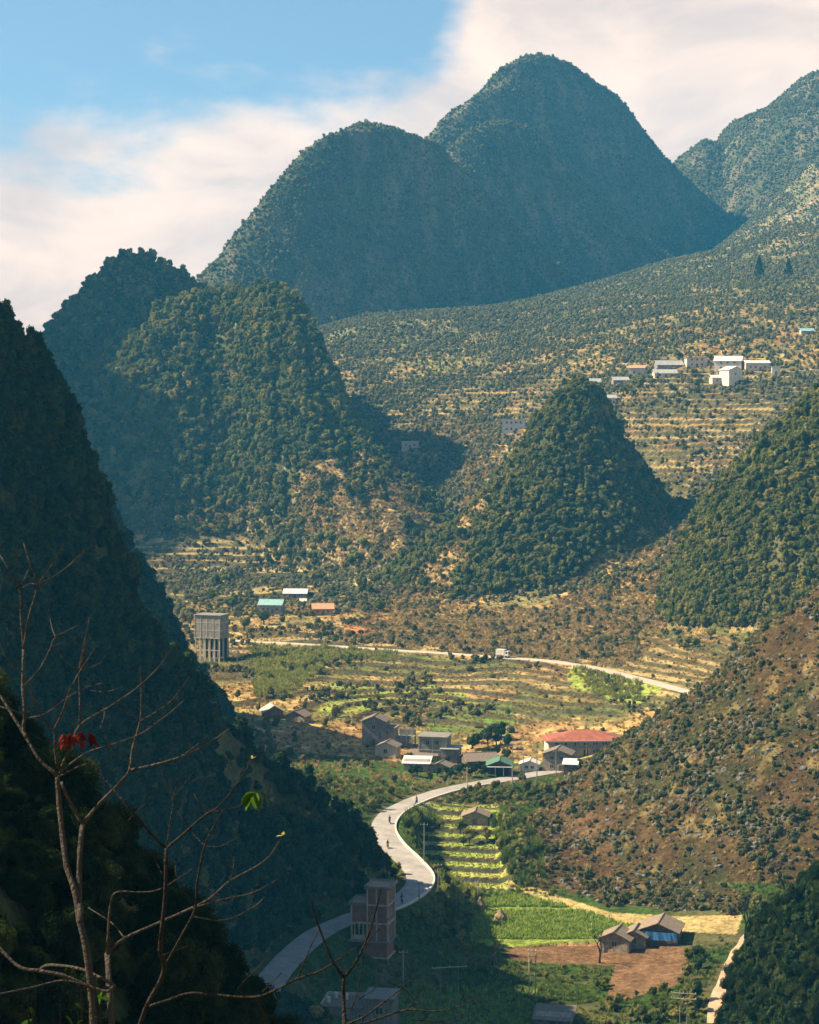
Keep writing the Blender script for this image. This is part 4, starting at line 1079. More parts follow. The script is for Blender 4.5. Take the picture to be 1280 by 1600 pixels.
# --- brick house on legs beside the near road
def tower():
    Y0 = 337.0; x0, _, z0 = at_Y(583, 1470, Y0); s = 1 / 8.95
    o = empty('brick_house', (x0 + .0, Y0 + 2.6, z0), math.radians(-14), 'tall unfinished red brick house with pale concrete columns standing on legs beside the near road', 'house')
    w, d = 6.9, 5.2; W = w / 2; D = d / 2; xt = -W + 2.9                     # the taller half starts at xt
    F1, F2, F3 = 3.25, 6.55, 9.35
    boxes('slab', [(-W - .3, W + .3, -D - .5, D + .2, -.28, 0)], B_cdark, o)
    boxes('beam', [(-W - .05, W + .05, -D - .06, D + .05, F1 - .28, F1)], B_conc, o)
    boxes('beam', [(xt - .05, W + .05, -D - .06, D + .05, F2 - .28, F2)], B_conc, o)
    for n_, b in (('wall', (-W + .25, xt - .16, F1, F2 - .285)), ('wall', (xt + .16, W - .26, F1, F2 - .285)), ('wall', (xt - .14, W - .26, 0, F1 - .285)), ('wall', (xt + .2, W - .26, F2, F3 - .01))):
        boxes(n_, [(b[0], b[1], -D + .04, D - .04, b[2] + .003, b[3])], B_brick, o)
    xs = [(-W, 0, F2 - .29), (xt, 0, F3 - .01), (xt + 1.7, 0, F3 - .01), (W - .28, 0, F3 - .01)]
    for i, (x, a, b) in enumerate(xs):
        for y in (-D, D - .27):
            boxes('column', [(x, x + .27, y - .02, y + .27, .003, F1 - .285)], B_conc, o)
            boxes('column', [(x, x + .27, y - .02, y + .27, F1 + .003, (F2 - .285) if b > F2 - .2 else b)], B_conc, o)
            if b > F2: boxes('column', [(x, x + .27, y - .02, y + .27, F2 + .003, b)], B_conc, o)
    for x in np.linspace(-W + .65, xt - .7, 3): boxes('porch_post', [(x, x + .14, -D + .03, -D + .17, .003, F1 - .285)], B_pale, o)
    boxes('balustrade', [(-W + .3, xt - .2, -D + .0, -D + .025, .1, .9)], B_conc, o)
    # roofs: low parapets round pinkish slabs
    B_rs = mat_plain('roof_screed', (0.26, 0.18, 0.13), 0.9, 0.3, .6, .2)
    r1 = boxes('roof', [(-W - .35, xt - .06, -D - .35, D + .3, F2 - .28, F2 - .05)], B_rs, o, label='lower flat roof on the left')
    r2 = boxes('roof', [(xt - .3, W + .35, -D - .35, D + .3, F3, F3 + .22)], B_rs, o, label='upper flat roof')
    for r, (a, b, z) in ((r1, (-W - .4, xt - .06, F2 - .05)), (r2, (xt - .35, W + .4, F3 + .22))):
        boxes('parapet', [(a, b, -D - .42, -D - .22, z + .002, z + .3), (a, b, D + .15, D + .35, z + .002, z + .3), (a, a + .2, -D - .22, D + .15, z + .002, z + .3), (b - .2, b, -D - .22, D + .15, z + .002, z + .3)], B_cdark, r)
    window(o, W - .25, 0.2, F1 + .9, 1.0, 1.2, 'r'); window(o, xt + 1.2, -D + .04, F1 + 1.1, .5, .25, bars=False)
    # below the slab
    boxes('wall', [(xt - .6, W - .3, -D + .1, D - .1, -2.9, -.285)], B_brick, o, label='weathered basement wall')
    boxes('beam', [(xt - .6, W, -D - .02, D, -3.15, -2.903)], B_conc, o)
    for x, y in ((W - .3, -D), (W - .3, D - .3), (xt - .6, D - .3), (-W, -D + .2), (-W, D - .3), (0.8, D - .3)):
        boxes('leg', [(x, x + .3, y, y + .3, -9.5, -.285 if x < xt - 1 else -3.153)], B_cdark, o)
    boxes('rear_wall', [(xt, W - .3, D - .5, D - .32, -8, -3.153)], B_cdark, o)
    # forecourt
    c = boxes('forecourt', [(-W - 4.6, -W - .32, -D + .2, D - .8, -.4, -.1)], B_conc, o)
    BUILD_PADS.append((x0, Y0 + 2.6, 5))
    BUILT.append((x0, Y0 + 2.6, 4))
    return o
tower()
def lower_house():
    Y0 = 308; x0, _, z0 = at_Y(563, 1572, Y0)
    o = empty('concrete_house', (x0, Y0 + 3, z0), math.radians(-8), 'dark flat roofed concrete house at the bottom edge below the brick house', 'house')
    w, d = 11.6, 6
    boxes('wall', [(-w / 2, w * .08, -d / 2, d / 2, -8, -.4)], B_cdark, o); boxes('wall', [(w * .08 + .003, w / 2, -d / 2 + .3, d / 2, -8, 1.1)], B_cdark, o)
    boxes('roof', [(-w / 2 - .3, w * .08 - .02, -d / 2 - .3, d / 2 + .2, -.4, -.18)], B_tile, o)
    r = boxes('roof', [(w * .08 - .1, w / 2 + .3, -d / 2, d / 2 + .2, 1.1, 1.32)], B_cdark, o)
    boxes('parapet', [(-w / 2 - .3, -w / 2 - .1, -d / 2 - .3, d / 2, -.178, .3), (-w / 2 - .1, w * .08 - .25, d / 2, d / 2 + .2, -.178, .35)], B_conc, o)
    for i, x in enumerate((-w / 2 + .2, -w * .25, 0)):
        window(o, x + .6, -d / 2, -2.6, 1.2, 1.3)
    window(o, w * .3, -d / 2 + .3, -1.4, 1.3, 1.3)
    for x, y in ((-w / 2 + .6, -1), (-w / 2 + 1.4, 1.6), (-2.6, 1)):
        b = solid('water_drum', *cyl(.35, .9, 12), B_white, None); b.location = (o.matrix_basis @ Vector((x, y, -.175))); tag(b, 'pale drum standing on the roof of the dark concrete house', 'drum', 'drums on the lower roof')
    BUILD_PADS.append((x0, Y0 + 3, 7))
def cyl(r, h, n=10, r2=None):
    r2 = r if r2 is None else r2
    V = [(math.cos(6.2832 * i / n) * r, math.sin(6.2832 * i / n) * r, 0) for i in range(n)] + [(math.cos(6.2832 * i / n) * r2, math.sin(6.2832 * i / n) * r2, h) for i in range(n)]
    F = [tuple(range(n))[::-1], tuple(range(n, 2 * n))] + [(i, (i + 1) % n, n + (i + 1) % n, n + i) for i in range(n)]
    return V, F
lower_house()
# --- upper slope houses
def stilt_house():
    Y0 = 655.0; x0, _, z0 = at_Y(329, 998, Y0)
    o = empty('stilt_house', (x0, Y0 + 4, z0), math.radians(-20), 'big grey block house on tall concrete stilts at the end of the upper road', 'house')
    w, d, h = 9.6, 7, 7.9; W, D = w / 2, d / 2
    boxes('wall', [(-W, W, -D, D, 0, h)], B_block, o)
    for k in range(3): boxes('beam', [(-W - .05, W + .05, -D - .06, D + .06, h * (k) / 3, h * k / 3 + .22)], B_conc, o)
    for x in np.linspace(-W + .1, W - .1, 5): boxes('column', [(x - .12, x + .12, -D - .09, -D - .003, .23, h - .01)], B_conc, o)
    flat_roof(o, w, d, h, B_cdark, .35)
    for x in np.linspace(-W + .3, W - .3, 6):
        for y in (-D + .3, 0, D - .3): boxes('stilt', [(x - .18, x + .18, y - .18, y + .18, -10.5, -.003)], B_conc, o)
    boxes('beam', [(-W, W, -D + .1, -D + .5, -4.2, -3.9)], B_conc, o)
    boxes('rear_wall', [(-W, W, D - .1, D, -8, -.003)], B_dark, o)  # near black sheet painting the dark under the house
    for k in (0, 1, 2):
        for y in (-2, 2): window(o, W, y, k * h / 3 + 1, 1.1, 1.2, 'r')
    BUILD_PADS.append((x0, Y0 + 4, 8))
stilt_house()
house('house', 424, 960, 36, 15, 7, -8, 'wide house with a teal metal roof on the slope above the upper road', wall=B_block, roof=B_teal, ridge='x', rpx=7, nwin=4, doors=1)
house('hut', 462, 934, 36, 7, 6, -5, 'low house with a long white roof, highest of those on the left slope', 'house', wall=B_block, roof=B_wsheet, ridge='x', rpx=6, nwin=3)
house('hut', 472, 943, 12, 4, 3, -5, 'tiny hut with a bluish roof just under the long white roof', 'hut', wall=B_wood, roof=B_wsheet, ridge='x', rpx=3, nwin=1, doors=0)
house('house', 504, 962, 32, 11, 6, 4, 'house with an orange brown roof beside the bare red earth', wall=B_stone, roof=B_orange, ridge='x', rpx=7, nwin=3)
house('house', 641, 702, 27, 11, 8, 0, 'small pale house alone in the gap between the two wooded hills', wall=B_pale, roof=B_white, style='flat', nwin=3)
house('house', 804, 676, 36, 20, 8, -6, 'white two storey house half hidden behind the cone hill', wall=B_white, roof=B_white, style='flat', floors=2, nwin=4)
# --- far village
FV = [(997, 589, 25, 14, 7, -12, 'orange tinted pale house at the left end of the far village', dict(wall=B_pale, roof=B_orange, rpx=4, nwin=2)),
      (1046, 578, 42, 8, 8, 8, 'long house with a grey roof in the far village, above a second grey roof', dict(wall=B_grey, roof=B_gsheet, rpx=7, nwin=4)),
      (1040, 590, 36, 7, 8, 4, 'low house with a pale grey roof below another grey roof in the far village', dict(wall=B_pale, roof=B_gsheet, rpx=6, nwin=3)),
      (1089, 574, 32, 15, 8, 2, 'two storey house with dark upper windows in the far village', dict(wall=B_pale, roof=B_gsheet, style='flat', floors=2, nwin=3)),
      (1141, 579, 42, 15, 9, -16, 'broad white house with a white roof, biggest in the far village', dict(wall=B_white, roof=B_wsheet, rpx=7, floors=2, nwin=3)),
      (1184, 580, 38, 13, 8, 2, 'long house with a thin bright white roof near the right of the far village', dict(wall=B_pale, roof=B_wsheet, rpx=4, nwin=4)),
      (1144, 604, 26, 26, 8, 28, 'tall white gabled house standing lowest in the far village', dict(wall=B_white, roof=B_wsheet, ridge='y', rpx=5, floors=2, nwin=1)),
      (1124, 600, 24, 10, 7, 6, 'low white roofed annex on the left of the tall white gabled house', dict(wall=B_pale, roof=B_wsheet, rpx=4, nwin=2)),
      (1214, 587, 13, 14, 6, -8, 'small square white house at the right end of the far village', dict(wall=B_white, roof=B_white, style='flat', nwin=1)),
      (926, 604, 26, 6, 7, 4, 'dark roofed house behind the top of the cone hill', dict(wall=B_grey, roof=B_gsheet, rpx=6, nwin=2)),
      (970, 600, 24, 6, 7, 4, 'low grey hut between the cone hill and the far village', dict(wall=B_grey, roof=B_gsheet, rpx=5, nwin=2)),
      (950, 634, 26, 12, 7, 2, 'pale house just right of the top of the cone hill', dict(wall=B_pale, roof=B_gsheet, rpx=5, nwin=3)),
      (1262, 522, 20, 5, 6, 0, 'lone far house with a blue grey roof near the right edge', dict(wall=B_pale, roof=B_teal, rpx=4, nwin=2))]
for (a, b, c, dd, e, g, lb, kw) in FV: house('house', a, b, c, dd, e, g, lb, group='houses of the far village', **kw)
# ------------------------------------------------------------------ utility poles
def utility_pole(px, py, top, label, mat=B_cdark, arms=1, aw=1.6, wid=.13, twin=0, Y=None, group='utility poles along the valley', ins=B_pale):
    p, s = spot(px, py, Y); h = (py - top) * s
    if Y is not None: h = at_Y(px, top, Y)[2] - p.z
    o = empty('utility_pole', p, random.uniform(-.3, .3), label, 'pole', group)
    for dx in ((-twin / 2, twin / 2) if twin else (0,)):
        q_ = solid('post', *cyl(wid, h + 1, 8, wid * .65), mat, o); q_.location = (dx, 0, -1)
    for k in range(arms):
        z = h - .35 - k * .9
        a = boxes('crossarm', [(-aw / 2, aw / 2, -.2, -.1, z - .06, z + .06)], ins if twin else mat, o)
        for x in np.linspace(-aw / 2 + .1, aw / 2 - .1, 3):
            q_ = solid('insulator', *cyl(.06, .22, 6, .04), B_white, a); q_.location = (x, -.15, z + .06)
    return o
for (a, b, c, lb) in [(730, 1243, 1199, 'pale concrete pole beside the road in front of the village'), (801, 1238, 1160, 'tall dark pole on the right of the green stall'),
                      (818, 1224, 1176, 'thin dark pole right of the tall pole by the stall'), (839, 1218, 1160, 'dark pole in front of the small white hut'),
                      (869, 1214, 1172, 'slim pole in front of the stone house'), (663, 1350, 1286, 'tall slim pole above the inside of the road bend'),
                      (685, 1400, 1350, 'slim pole on the bright grass bank beside the stepped plots'), (655, 1412, 1378, 'short dark pole at the edge of the sunlit road bend'),
                      (747, 1420, 1376, 'pole at the left corner of the green field'), (630, 1538, 1484, 'pole behind the legs of the brick house'),
                      (371, 1048, 1016, 'pole on the slope right of the stilt house'), (667, 1290, 1254, 'thin pole beside the road below the village')]:
    utility_pole(a, b, c, lb, mat=B_conc if a in (730, 630) else B_cdark)
utility_pole(832, 1560, 1482, 'twin legged pole at the edge of the brown earth', B_conc, 2, 1.6, .12, twin=1.15)
utility_pole(702, 1610, 1507, 'wide frame pole with a white crossarm above the lower green field', B_cdark, 1, 6.0, .1, twin=3.1)
utility_pole(1068, 1612, 1548, 'frame pole with a tilted white crossarm near the dirt track', B_cdark, 2, 4.2, .1, twin=1.2)
# ------------------------------------------------------------------ haystacks
def haystack(px, py, wpx, hpx, label, seed):
    p, s = spot(px, py); r, h = wpx * s / 2, hpx * s
    V, F = [], []; n, m = 18, 8; rr = np.random.default_rng(seed)
    for j in range(m + 1):
        t = j / m; rad = r * (1.0 if t < .3 else max(.06, 1 - ((t - .3) / .7) ** 1.25)) * (0.92 + .1 * math.sin(j * 2))
        for i in range(n):
            k = rad * rr.uniform(.9, 1.08); V.append((math.cos(6.2832 * i / n) * k, math.sin(6.2832 * i / n) * k, h * t - .1))
    F = [(j * n + i, j * n + (i + 1) % n, (j + 1) * n + (i + 1) % n, (j + 1) * n + i) for j in range(m) for i in range(n)] + [tuple(range(m * n, (m + 1) * n)), tuple(range(n))[::-1]]
    o = solid('haystack', V, F, B_hay); o.location = p; tag(o, label, 'haystack')
haystack(751, 1424, 20, 24, 'pointed haystack at the upper left corner of the green field', 1)
haystack(782, 1441, 24, 22, 'squat brown haystack beside the lower left of the green field', 2)
# ------------------------------------------------------------------ riders on the road, and a lorry on the upper road
def skin_figure(name, verts, edges, rad, mat, parent=None):
    me = bpy.data.meshes.new(name); me.from_pydata(verts, edges, []); me.materials.append(mat)
    o = bpy.data.objects.new(name, me); COL.objects.link(o); o.parent = parent
    md = o.modifiers.new('skin', 'SKIN')
    for v, r in zip(me.skin_vertices[0].data, rad): v.radius = (r, r)
    me.skin_vertices[0].data[0].use_root = True
    sb = o.modifiers.new('sub', 'SUBSURF'); sb.levels = sb.render_levels = 1
    return o
def rider(px, py, yaw, label, mlabel, shirt, bike):
    p = hit(px, py); rz = p.z + 0.16
    b = empty('motorcycle', (p.x, p.y, rz), math.radians(yaw), mlabel, 'motorcycle', 'motorcycles on the winding road')
    # rides along +y
    V = [(0, -.62, .5), (0, -.3, .72), (0, .05, .62), (0, .35, .78), (0, .52, .95), (0, .1, .35), (0, -.2, .35)]
    skin_figure('frame', V, [(0, 1), (1, 2), (2, 3), (3, 4), (2, 5), (5, 6), (6, 1)], [.09, .12, .12, .12, .06, .15, .14], bike, b)
    for y in (-.62, .64):
        w = solid('wheel', *cyl(.29, .1, 16), B_tyre, b); w.rotation_euler = (0, math.pi / 2, 0); w.location = (-.05, y, .29)
        c = solid('rim', *cyl(.18, .112, 12), B_metal, w); c.location = (0, 0, -.006)
    boxes('handlebar', [(-.35, .35, .45, .49, 1.0, 1.04)], B_metal, b); boxes('headlight', [(-.09, .09, .56, .66, .86, 1.0)], B_white, b)
    boxes('seat', [(-.13, .13, -.6, .05, .74, .82)], B_tyre, b)
    o = empty('person', (p.x, p.y, rz), math.radians(yaw), label, 'person', 'riders on the winding road')
    V = [(0, -.2, .9), (0, -.17, 1.15), (0, -.1, 1.38), (0, -.07, 1.5), (0, -.05, 1.64), (.1, -.18, .9), (.17, .18, .88), (.16, .08, .45), (.16, .2, .38), (-.1, -.18, .9), (-.17, .18, .88), (-.16, .08, .45), (-.16, .2, .38),
         (.2, -.1, 1.38), (.27, .08, 1.15), (.27, .42, 1.08), (-.2, -.1, 1.38), (-.27, .08, 1.15), (-.27, .42, 1.08)]
    E = [(0, 1), (1, 2), (2, 3), (3, 4), (0, 5), (5, 6), (6, 7), (7, 8), (0, 9), (9, 10), (10, 11), (11, 12), (2, 13), (13, 14), (14, 15), (2, 16), (16, 17), (17, 18)]
    R = [.15, .15, .16, .06, .10, .10, .08, .055, .05, .10, .08, .055, .05, .07, .05, .035, .07, .05, .035]
    skin_figure('body', V, E, R, shirt, o)
    hv, hf = ICO2; solid('helmet', [(x * .14, y * .16 - .05, z * .14 + 1.7) for x, y, z in hv], hf, bike, o, True)
C_dk = mat_plain('dark_jacket', (0.03, 0.035, 0.05), .8, .1, 3, 0); C_bl = mat_plain('blue_jacket', (0.05, .08, .16), .8, .1, 3, 0); C_bk = mat_plain('black_paint', (0.03, 0.03, 0.03), .4, .1, 3, 0)
C_rd = mat_plain('red_paint', (0.25, .03, .02), .4, .1, 3, 0)
rider(651, 1257, 160, 'person in dark jacket riding the farthest motorcycle below the village', 'farthest motorcycle on the road below the village', C_dk, C_bk)
rider(628, 1412, 190, 'person in dark jacket riding past the brick house', 'nearest motorcycle, beside the brick house', C_bl, C_bk)
rider(606, 1327, 185, 'person riding through the sunlit bend at the foot of the dark slope', 'motorcycle on the sunlit bend at the foot of the dark slope', C_dk, C_rd)
rider(609, 1288, 10, 'person riding up the pale stretch of road before the village', 'motorcycle on the pale stretch between the bend and the village', C_dk, C_bk)
def lorry():
    k = int(np.argmin(np.abs(project(UROAD_C[:, 0], UROAD_C[:, 1], UROAD_C[:, 2])[0] - 786)))
    P0 = UROAD_C[k]; t = UROAD_C[k + 1] - UROAD_C[k - 1]; yaw = math.atan2(t[1], t[0])
    o = empty('lorry', (P0[0], P0[1], P0[2] + .05), yaw, 'small white lorry on the pale upper road', 'lorry')
    boxes('cargo_box', [(-2.3, .9, -.95, .95, .8, 2.7)], B_white, o); cb = boxes('cab', [(.95, 2.3, -.9, .9, .55, 2.2)], B_white, o)
    boxes('windscreen', [(2.303, 2.33, -.75, .75, 1.35, 2.05)], B_glass, cb); boxes('side_window', [(1.3, 2.0, -.93, -.903, 1.35, 2.0)], B_glass, cb)
    boxes('chassis', [(-2.3, 2.2, -.5, .5, .45, .55)], B_cdark, o)
    for x in (-1.5, 1.6):
        for y in (-.95, .72):
            w = solid('wheel', *cyl(.4, .22, 14), B_tyre, o); w.rotation_euler = (-math.pi / 2, 0, 0); w.location = (x, y, .4)
    for y in (-.6, .6): boxes('headlight', [(2.3, 2.33, y - .12, y + .12, .8, .98)], B_pale, cb)
lorry()
# ------------------------------------------------------------------ trees one can tell apart
def tube(pts, rad, n=6, V=None, F=None):
    V = [] if V is None else V; F = [] if F is None else F
    P = [Vector(p) for p in pts]; prev = None
    for i, p in enumerate(P):
        t = (P[min(i + 1, len(P) - 1)] - P[max(i - 1, 0)]).normalized()
        a = t.cross(Vector((0.31, 0.2, 0.93)) if abs(t.z) < .9 else Vector((1, 0, 0))).normalized(); b = t.cross(a)
        o = len(V); V += [tuple(p + (a * math.cos(6.2832 * k / n) + b * math.sin(6.2832 * k / n)) * rad[i]) for k in range(n)]
        if i: F += [(prev + k, prev + (k + 1) % n, o + (k + 1) % n, o + k) for k in range(n)]
        else: F.append(tuple(range(o, o + n))[::-1])
        prev = o
    F.append(tuple(range(prev, prev + n))); return V, F
def trunk_data(seed, h=1.6):
    r = random.Random(seed); V, F = tube([(0, 0, -.5), (.03, .02, h * .4), (-.04, .05, h * .8), (0, 0, h * 1.15)], [.13, .1, .07, .03])
    for k in range(4):
        a = r.uniform(0, 6.28); z = h * r.uniform(.4, .8)
        tube([(0, 0, z), (math.cos(a) * .25, math.sin(a) * .25, z + .3), (math.cos(a) * .55, math.sin(a) * .55, z + .5)], [.05, .035, .015], 5, V, F)
    return V, F
TK = []
for i, (s_, t_) in enumerate(((31, 1.0), (32, 1.3), (33, .85), (34, 1.15))):
    cv, cf = crown_data(1, 6, 380, .1, s_, t_)
    TK.append((mesh_from('trunk', *trunk_data(s_, .9), B_bark), mesh_from('crown', [(x, y, z + .3) for x, y, z in cv], cf, M_for), mesh_from('crown', [(x, y, z + .3) for x, y, z in cv], cf, M_fdark), mesh_from('crown', [(x, y, z + .3) for x, y, z in cv], cf, M_lime)))
def conifer_data(seed):
    r = np.random.default_rng(seed); V, F = [], []
    for k in range(420):
        z = r.uniform(.15, 1) ** .8; rad = (1 - z) * .3 + .02; a = r.uniform(0, 6.28); d = rad * math.sqrt(r.uniform(.1, 1))
        x, y = math.cos(a) * d, math.sin(a) * d; s = .05; u = r.normal(size=3); u /= np.linalg.norm(u); v = np.cross(u, r.normal(size=3)); v /= np.linalg.norm(v)
        p = np.array([x, y, z]); o = len(V); V += [(p - u * s).tolist(), (p + v * s * .6).tolist(), (p + u * s).tolist(), (p - v * s * .6).tolist()]; F.append((o, o + 1, o + 2, o + 3))
    return V, F
CON = (mesh_from('trunk', *tube([(0, 0, -.05), (0, 0, .5), (0, 0, .95)], [.02, .015, .004]), B_bark), mesh_from('crown', *conifer_data(3), M_fdark))
def tree(name, loc, size, kind, var, label, group):
    o = bpy.data.objects.new(name, None); COL.objects.link(o); o.location = loc; o.rotation_euler = (0, 0, random.uniform(0, 6.28)); s = size; o.scale = (s, s, s * random.uniform(.9, 1.15))
    tag(o, label, 'tree', group)
    tr, cr = (CON[0], CON[1]) if kind == 'con' else (TK[kind][0], TK[kind][var])
    for nm, me in (('trunk', tr), ('crown', cr)):
        c = bpy.data.objects.new(nm, me); COL.objects.link(c); c.parent = o
    return o
def grove(n, poly, smin, smax_, var, label, group, name='broadleaf_tree', maxhid=None, gap=9):
    xs = [p[0] for p in poly]; ys = [p[1] for p in poly]; got = []; tries = 0
    while len(got) < n and tries < n * 40:
        tries += 1
        a, b = random.uniform(min(xs), max(xs)), random.uniform(min(ys), max(ys))
        if not in_poly(np.array([a]), np.array([b]), poly)[0] or any(abs(a - c) + abs(b - d) < gap for c, d in got): continue
        p = hit(a, b, 200)
        if p is None or any(math.hypot(p.x - u, p.y - v) < r + 1.5 for u, v, r in BUILT): continue
        if float(poly_dist(np.array([p.x]), np.array([p.y]), ROAD_C)[0][0]) < 5 or float(poly_dist(np.array([p.x]), np.array([p.y]), UROAD_C)[0][0]) < 4: continue
        got.append((a, b)); fx = (a - min(xs)) / (max(xs) - min(xs)); fy = (b - min(ys)) / (max(ys) - min(ys)); sz = random.uniform(smin, smax_)
        wh = ('topmost', 'high up', 'halfway down', 'low down', 'lowest')[min(4, int(fy * 5))] + (', far left', ', left', ', middle', ', right', ', far right')[min(4, int(fx * 5))]
        t3 = 'large ' if sz > smin + .6 * (smax_ - smin) else ('small ' if sz < smin + .3 * (smax_ - smin) else '')
        tree(name, (p.x, p.y, p.z - .1), sz, random.randrange(4), var, t3 + label + ', ' + wh, group)
grove(60, [(880, 610), (930, 620), (1020, 780), (1000, 830), (880, 930), (700, 940), (770, 800), (840, 700)], 1.6, 2.6, 1, 'green tree on the cone hill', 'trees on the cone hill')
grove(60, [(1270, 640), (1280, 920), (1150, 980), (1060, 1040), (1070, 870), (1180, 720)], 1.5, 2.5, 1, 'olive tree on the sunlit right slope', 'trees on the right slope')
grove(30, [(220, 440), (440, 470), (520, 620), (450, 740), (200, 780), (100, 540)], 2.2, 3.6, 1, 'tree on the steep left hills', 'trees on the left hills')
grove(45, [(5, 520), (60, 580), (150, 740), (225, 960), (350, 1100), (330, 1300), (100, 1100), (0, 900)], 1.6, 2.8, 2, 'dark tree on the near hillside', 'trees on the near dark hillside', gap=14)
grove(30, [(300, 900), (420, 870), (620, 850), (600, 960), (520, 940), (400, 990), (360, 980)], 1.8, 3.2, 1, 'tree near the houses above the upper road', 'trees above the upper road')
grove(12, [(480, 850), (560, 845), (600, 880), (480, 890)], 2.0, 3.2, 3, 'yellow green tree above the upper road', 'bright trees above the upper road')
grove(10, [(740, 1150), (800, 1150), (800, 1190), (735, 1190)], 1.6, 2.4, 2, 'dark tree behind the village houses', 'dark trees behind the village')
grove(16, [(640, 1190), (780, 1190), (760, 1225), (700, 1228), (640, 1215)], .9, 1.6, 2, 'dark tree in front of the village', 'trees in front of the village')
grove(14, [(770, 1290), (800, 1290), (850, 1380), (810, 1385), (780, 1350)], .9, 1.6, 3, 'pale green tree beside the stepped plots', 'pale trees beside the stepped plots')
grove(4, [(715, 1295), (765, 1295), (765, 1325), (715, 1325)], 1.2, 1.8, 1, 'green tree on the stepped plots', 'trees on the stepped plots')
grove(18, [(940, 540), (1240, 540), (1240, 620), (960, 640)], 1.6, 3.0, 1, 'tree in the far village', 'trees in the far village')
grove(9, [(1078, 1490), (1110, 1490), (1090, 1590), (990, 1600), (1000, 1580), (1070, 1560)], .9, 1.7, 2, 'dark tree between the earth and the track', 'trees at the bottom right')
for a, b, s_ in ((1186, 440, 17), (1232, 436, 15)):
    p = hit(a, b); tree('conifer', p, s_, 'con', 1, 'tall dark conifer on the far right slope, one of a pair', 'two conifers on the far slope')
# ------------------------------------------------------------------ bare trees standing in the valley
def bare_tree_data(seed, h=1.0, depth=4):
    r = random.Random(seed); V, F = [], []
    def grow(p, d, L, rad, k):
        q_ = p + d * L; mid = p + d * L * .5 + Vector((r.uniform(-1, 1), r.uniform(-1, 1), 0)) * L * .06
        tube([p, mid, q_], [rad, rad * .85, rad * .65], 5, V, F)
        if k == 0: return
        for _ in range(r.choice((2, 3))):
            nd = (d + Vector((r.uniform(-1, 1), r.uniform(-1, 1), r.uniform(-.1, .7))) * .75).normalized(); grow(q_, nd, L * r.uniform(.6, .8), rad * .62, k - 1)
    grow(Vector((0, 0, -.1)), Vector((0, 0, 1)), h * .35, .035, depth); return V, F
M_bare = [mesh_from('branches', *bare_tree_data(s_, 1, 5), B_barkd) for s_ in (1, 2, 3)]
for i, (a, b, hp, lb) in enumerate([(938, 1505, 60, 'small bare tree on the brown earth in front of the sheds'), (1165, 1470, 75, 'bare dark tree above the dirt track'), (1225, 1400, 60, 'bare tree at the right edge of the brown slope'),
                                   (655, 1128, 26, 'bare grey tree behind the unfinished house'), (520, 1128, 22, 'bare tree beside the low brown hut'), (770, 1510, 45, 'thin bare tree left of the twin legged pole')]):
    p, s = spot(a, b); o = bpy.data.objects.new('bare_tree', M_bare[i % 3]); COL.objects.link(o); o.location = p; k = hp * s; o.scale = (k, k, k); o.rotation_euler = (0, 0, i); tag(o, lb, 'tree')
# ------------------------------------------------------------------ bare tree close to the camera
def limb_pts(pl, Y, seed=0, amp=.03):
    """photo polyline -> points in space near distance Y; the limbs lean to and fro in depth"""
    r = random.Random(seed * 91 + len(pl) * 7 + int(pl[-1][0])); P = catmull([(a, b, w) for a, b, w in pl], 4)
    out, rad = [], []; ph = r.uniform(0, 6); k = r.uniform(-.5, .5)
    for i, (a, b, w) in enumerate(P):
        t = i / max(1, len(P) - 1); yy = Y + k * t + .12 * math.sin(ph + t * 5) * t
        out.append(at_Y(a, b, yy)); rad.append(max(.0020, w * .76 / 2 * yy / FPX) * (1 + .08 * math.sin(i * 1.7)))
    return out, rad
def fore_tree(name, label, Y, limbs, mat, trunk_n=1):
    base = limb_pts(limbs[0], Y, 0)[0][0]; gz0 = float(zat([base[0]], [Y])[0])
    o = empty(name, (base[0], Y, min(gz0, base[2] - .2)), 0, label, 'tree')
    inv = Vector(o.location)
    for i, pl in enumerate(limbs):
        pts, rad = limb_pts(pl, Y, i)
        if i == 0:
            pts = [(base[0], Y, inv.z - .3)] + pts; rad = [rad[0] * 1.4] + rad
        V, F = tube([Vector(p) - inv for p in pts], rad, 7)
        solid('trunk' if i < trunk_n else 'branch', V, F, mat, o, True)
    return o
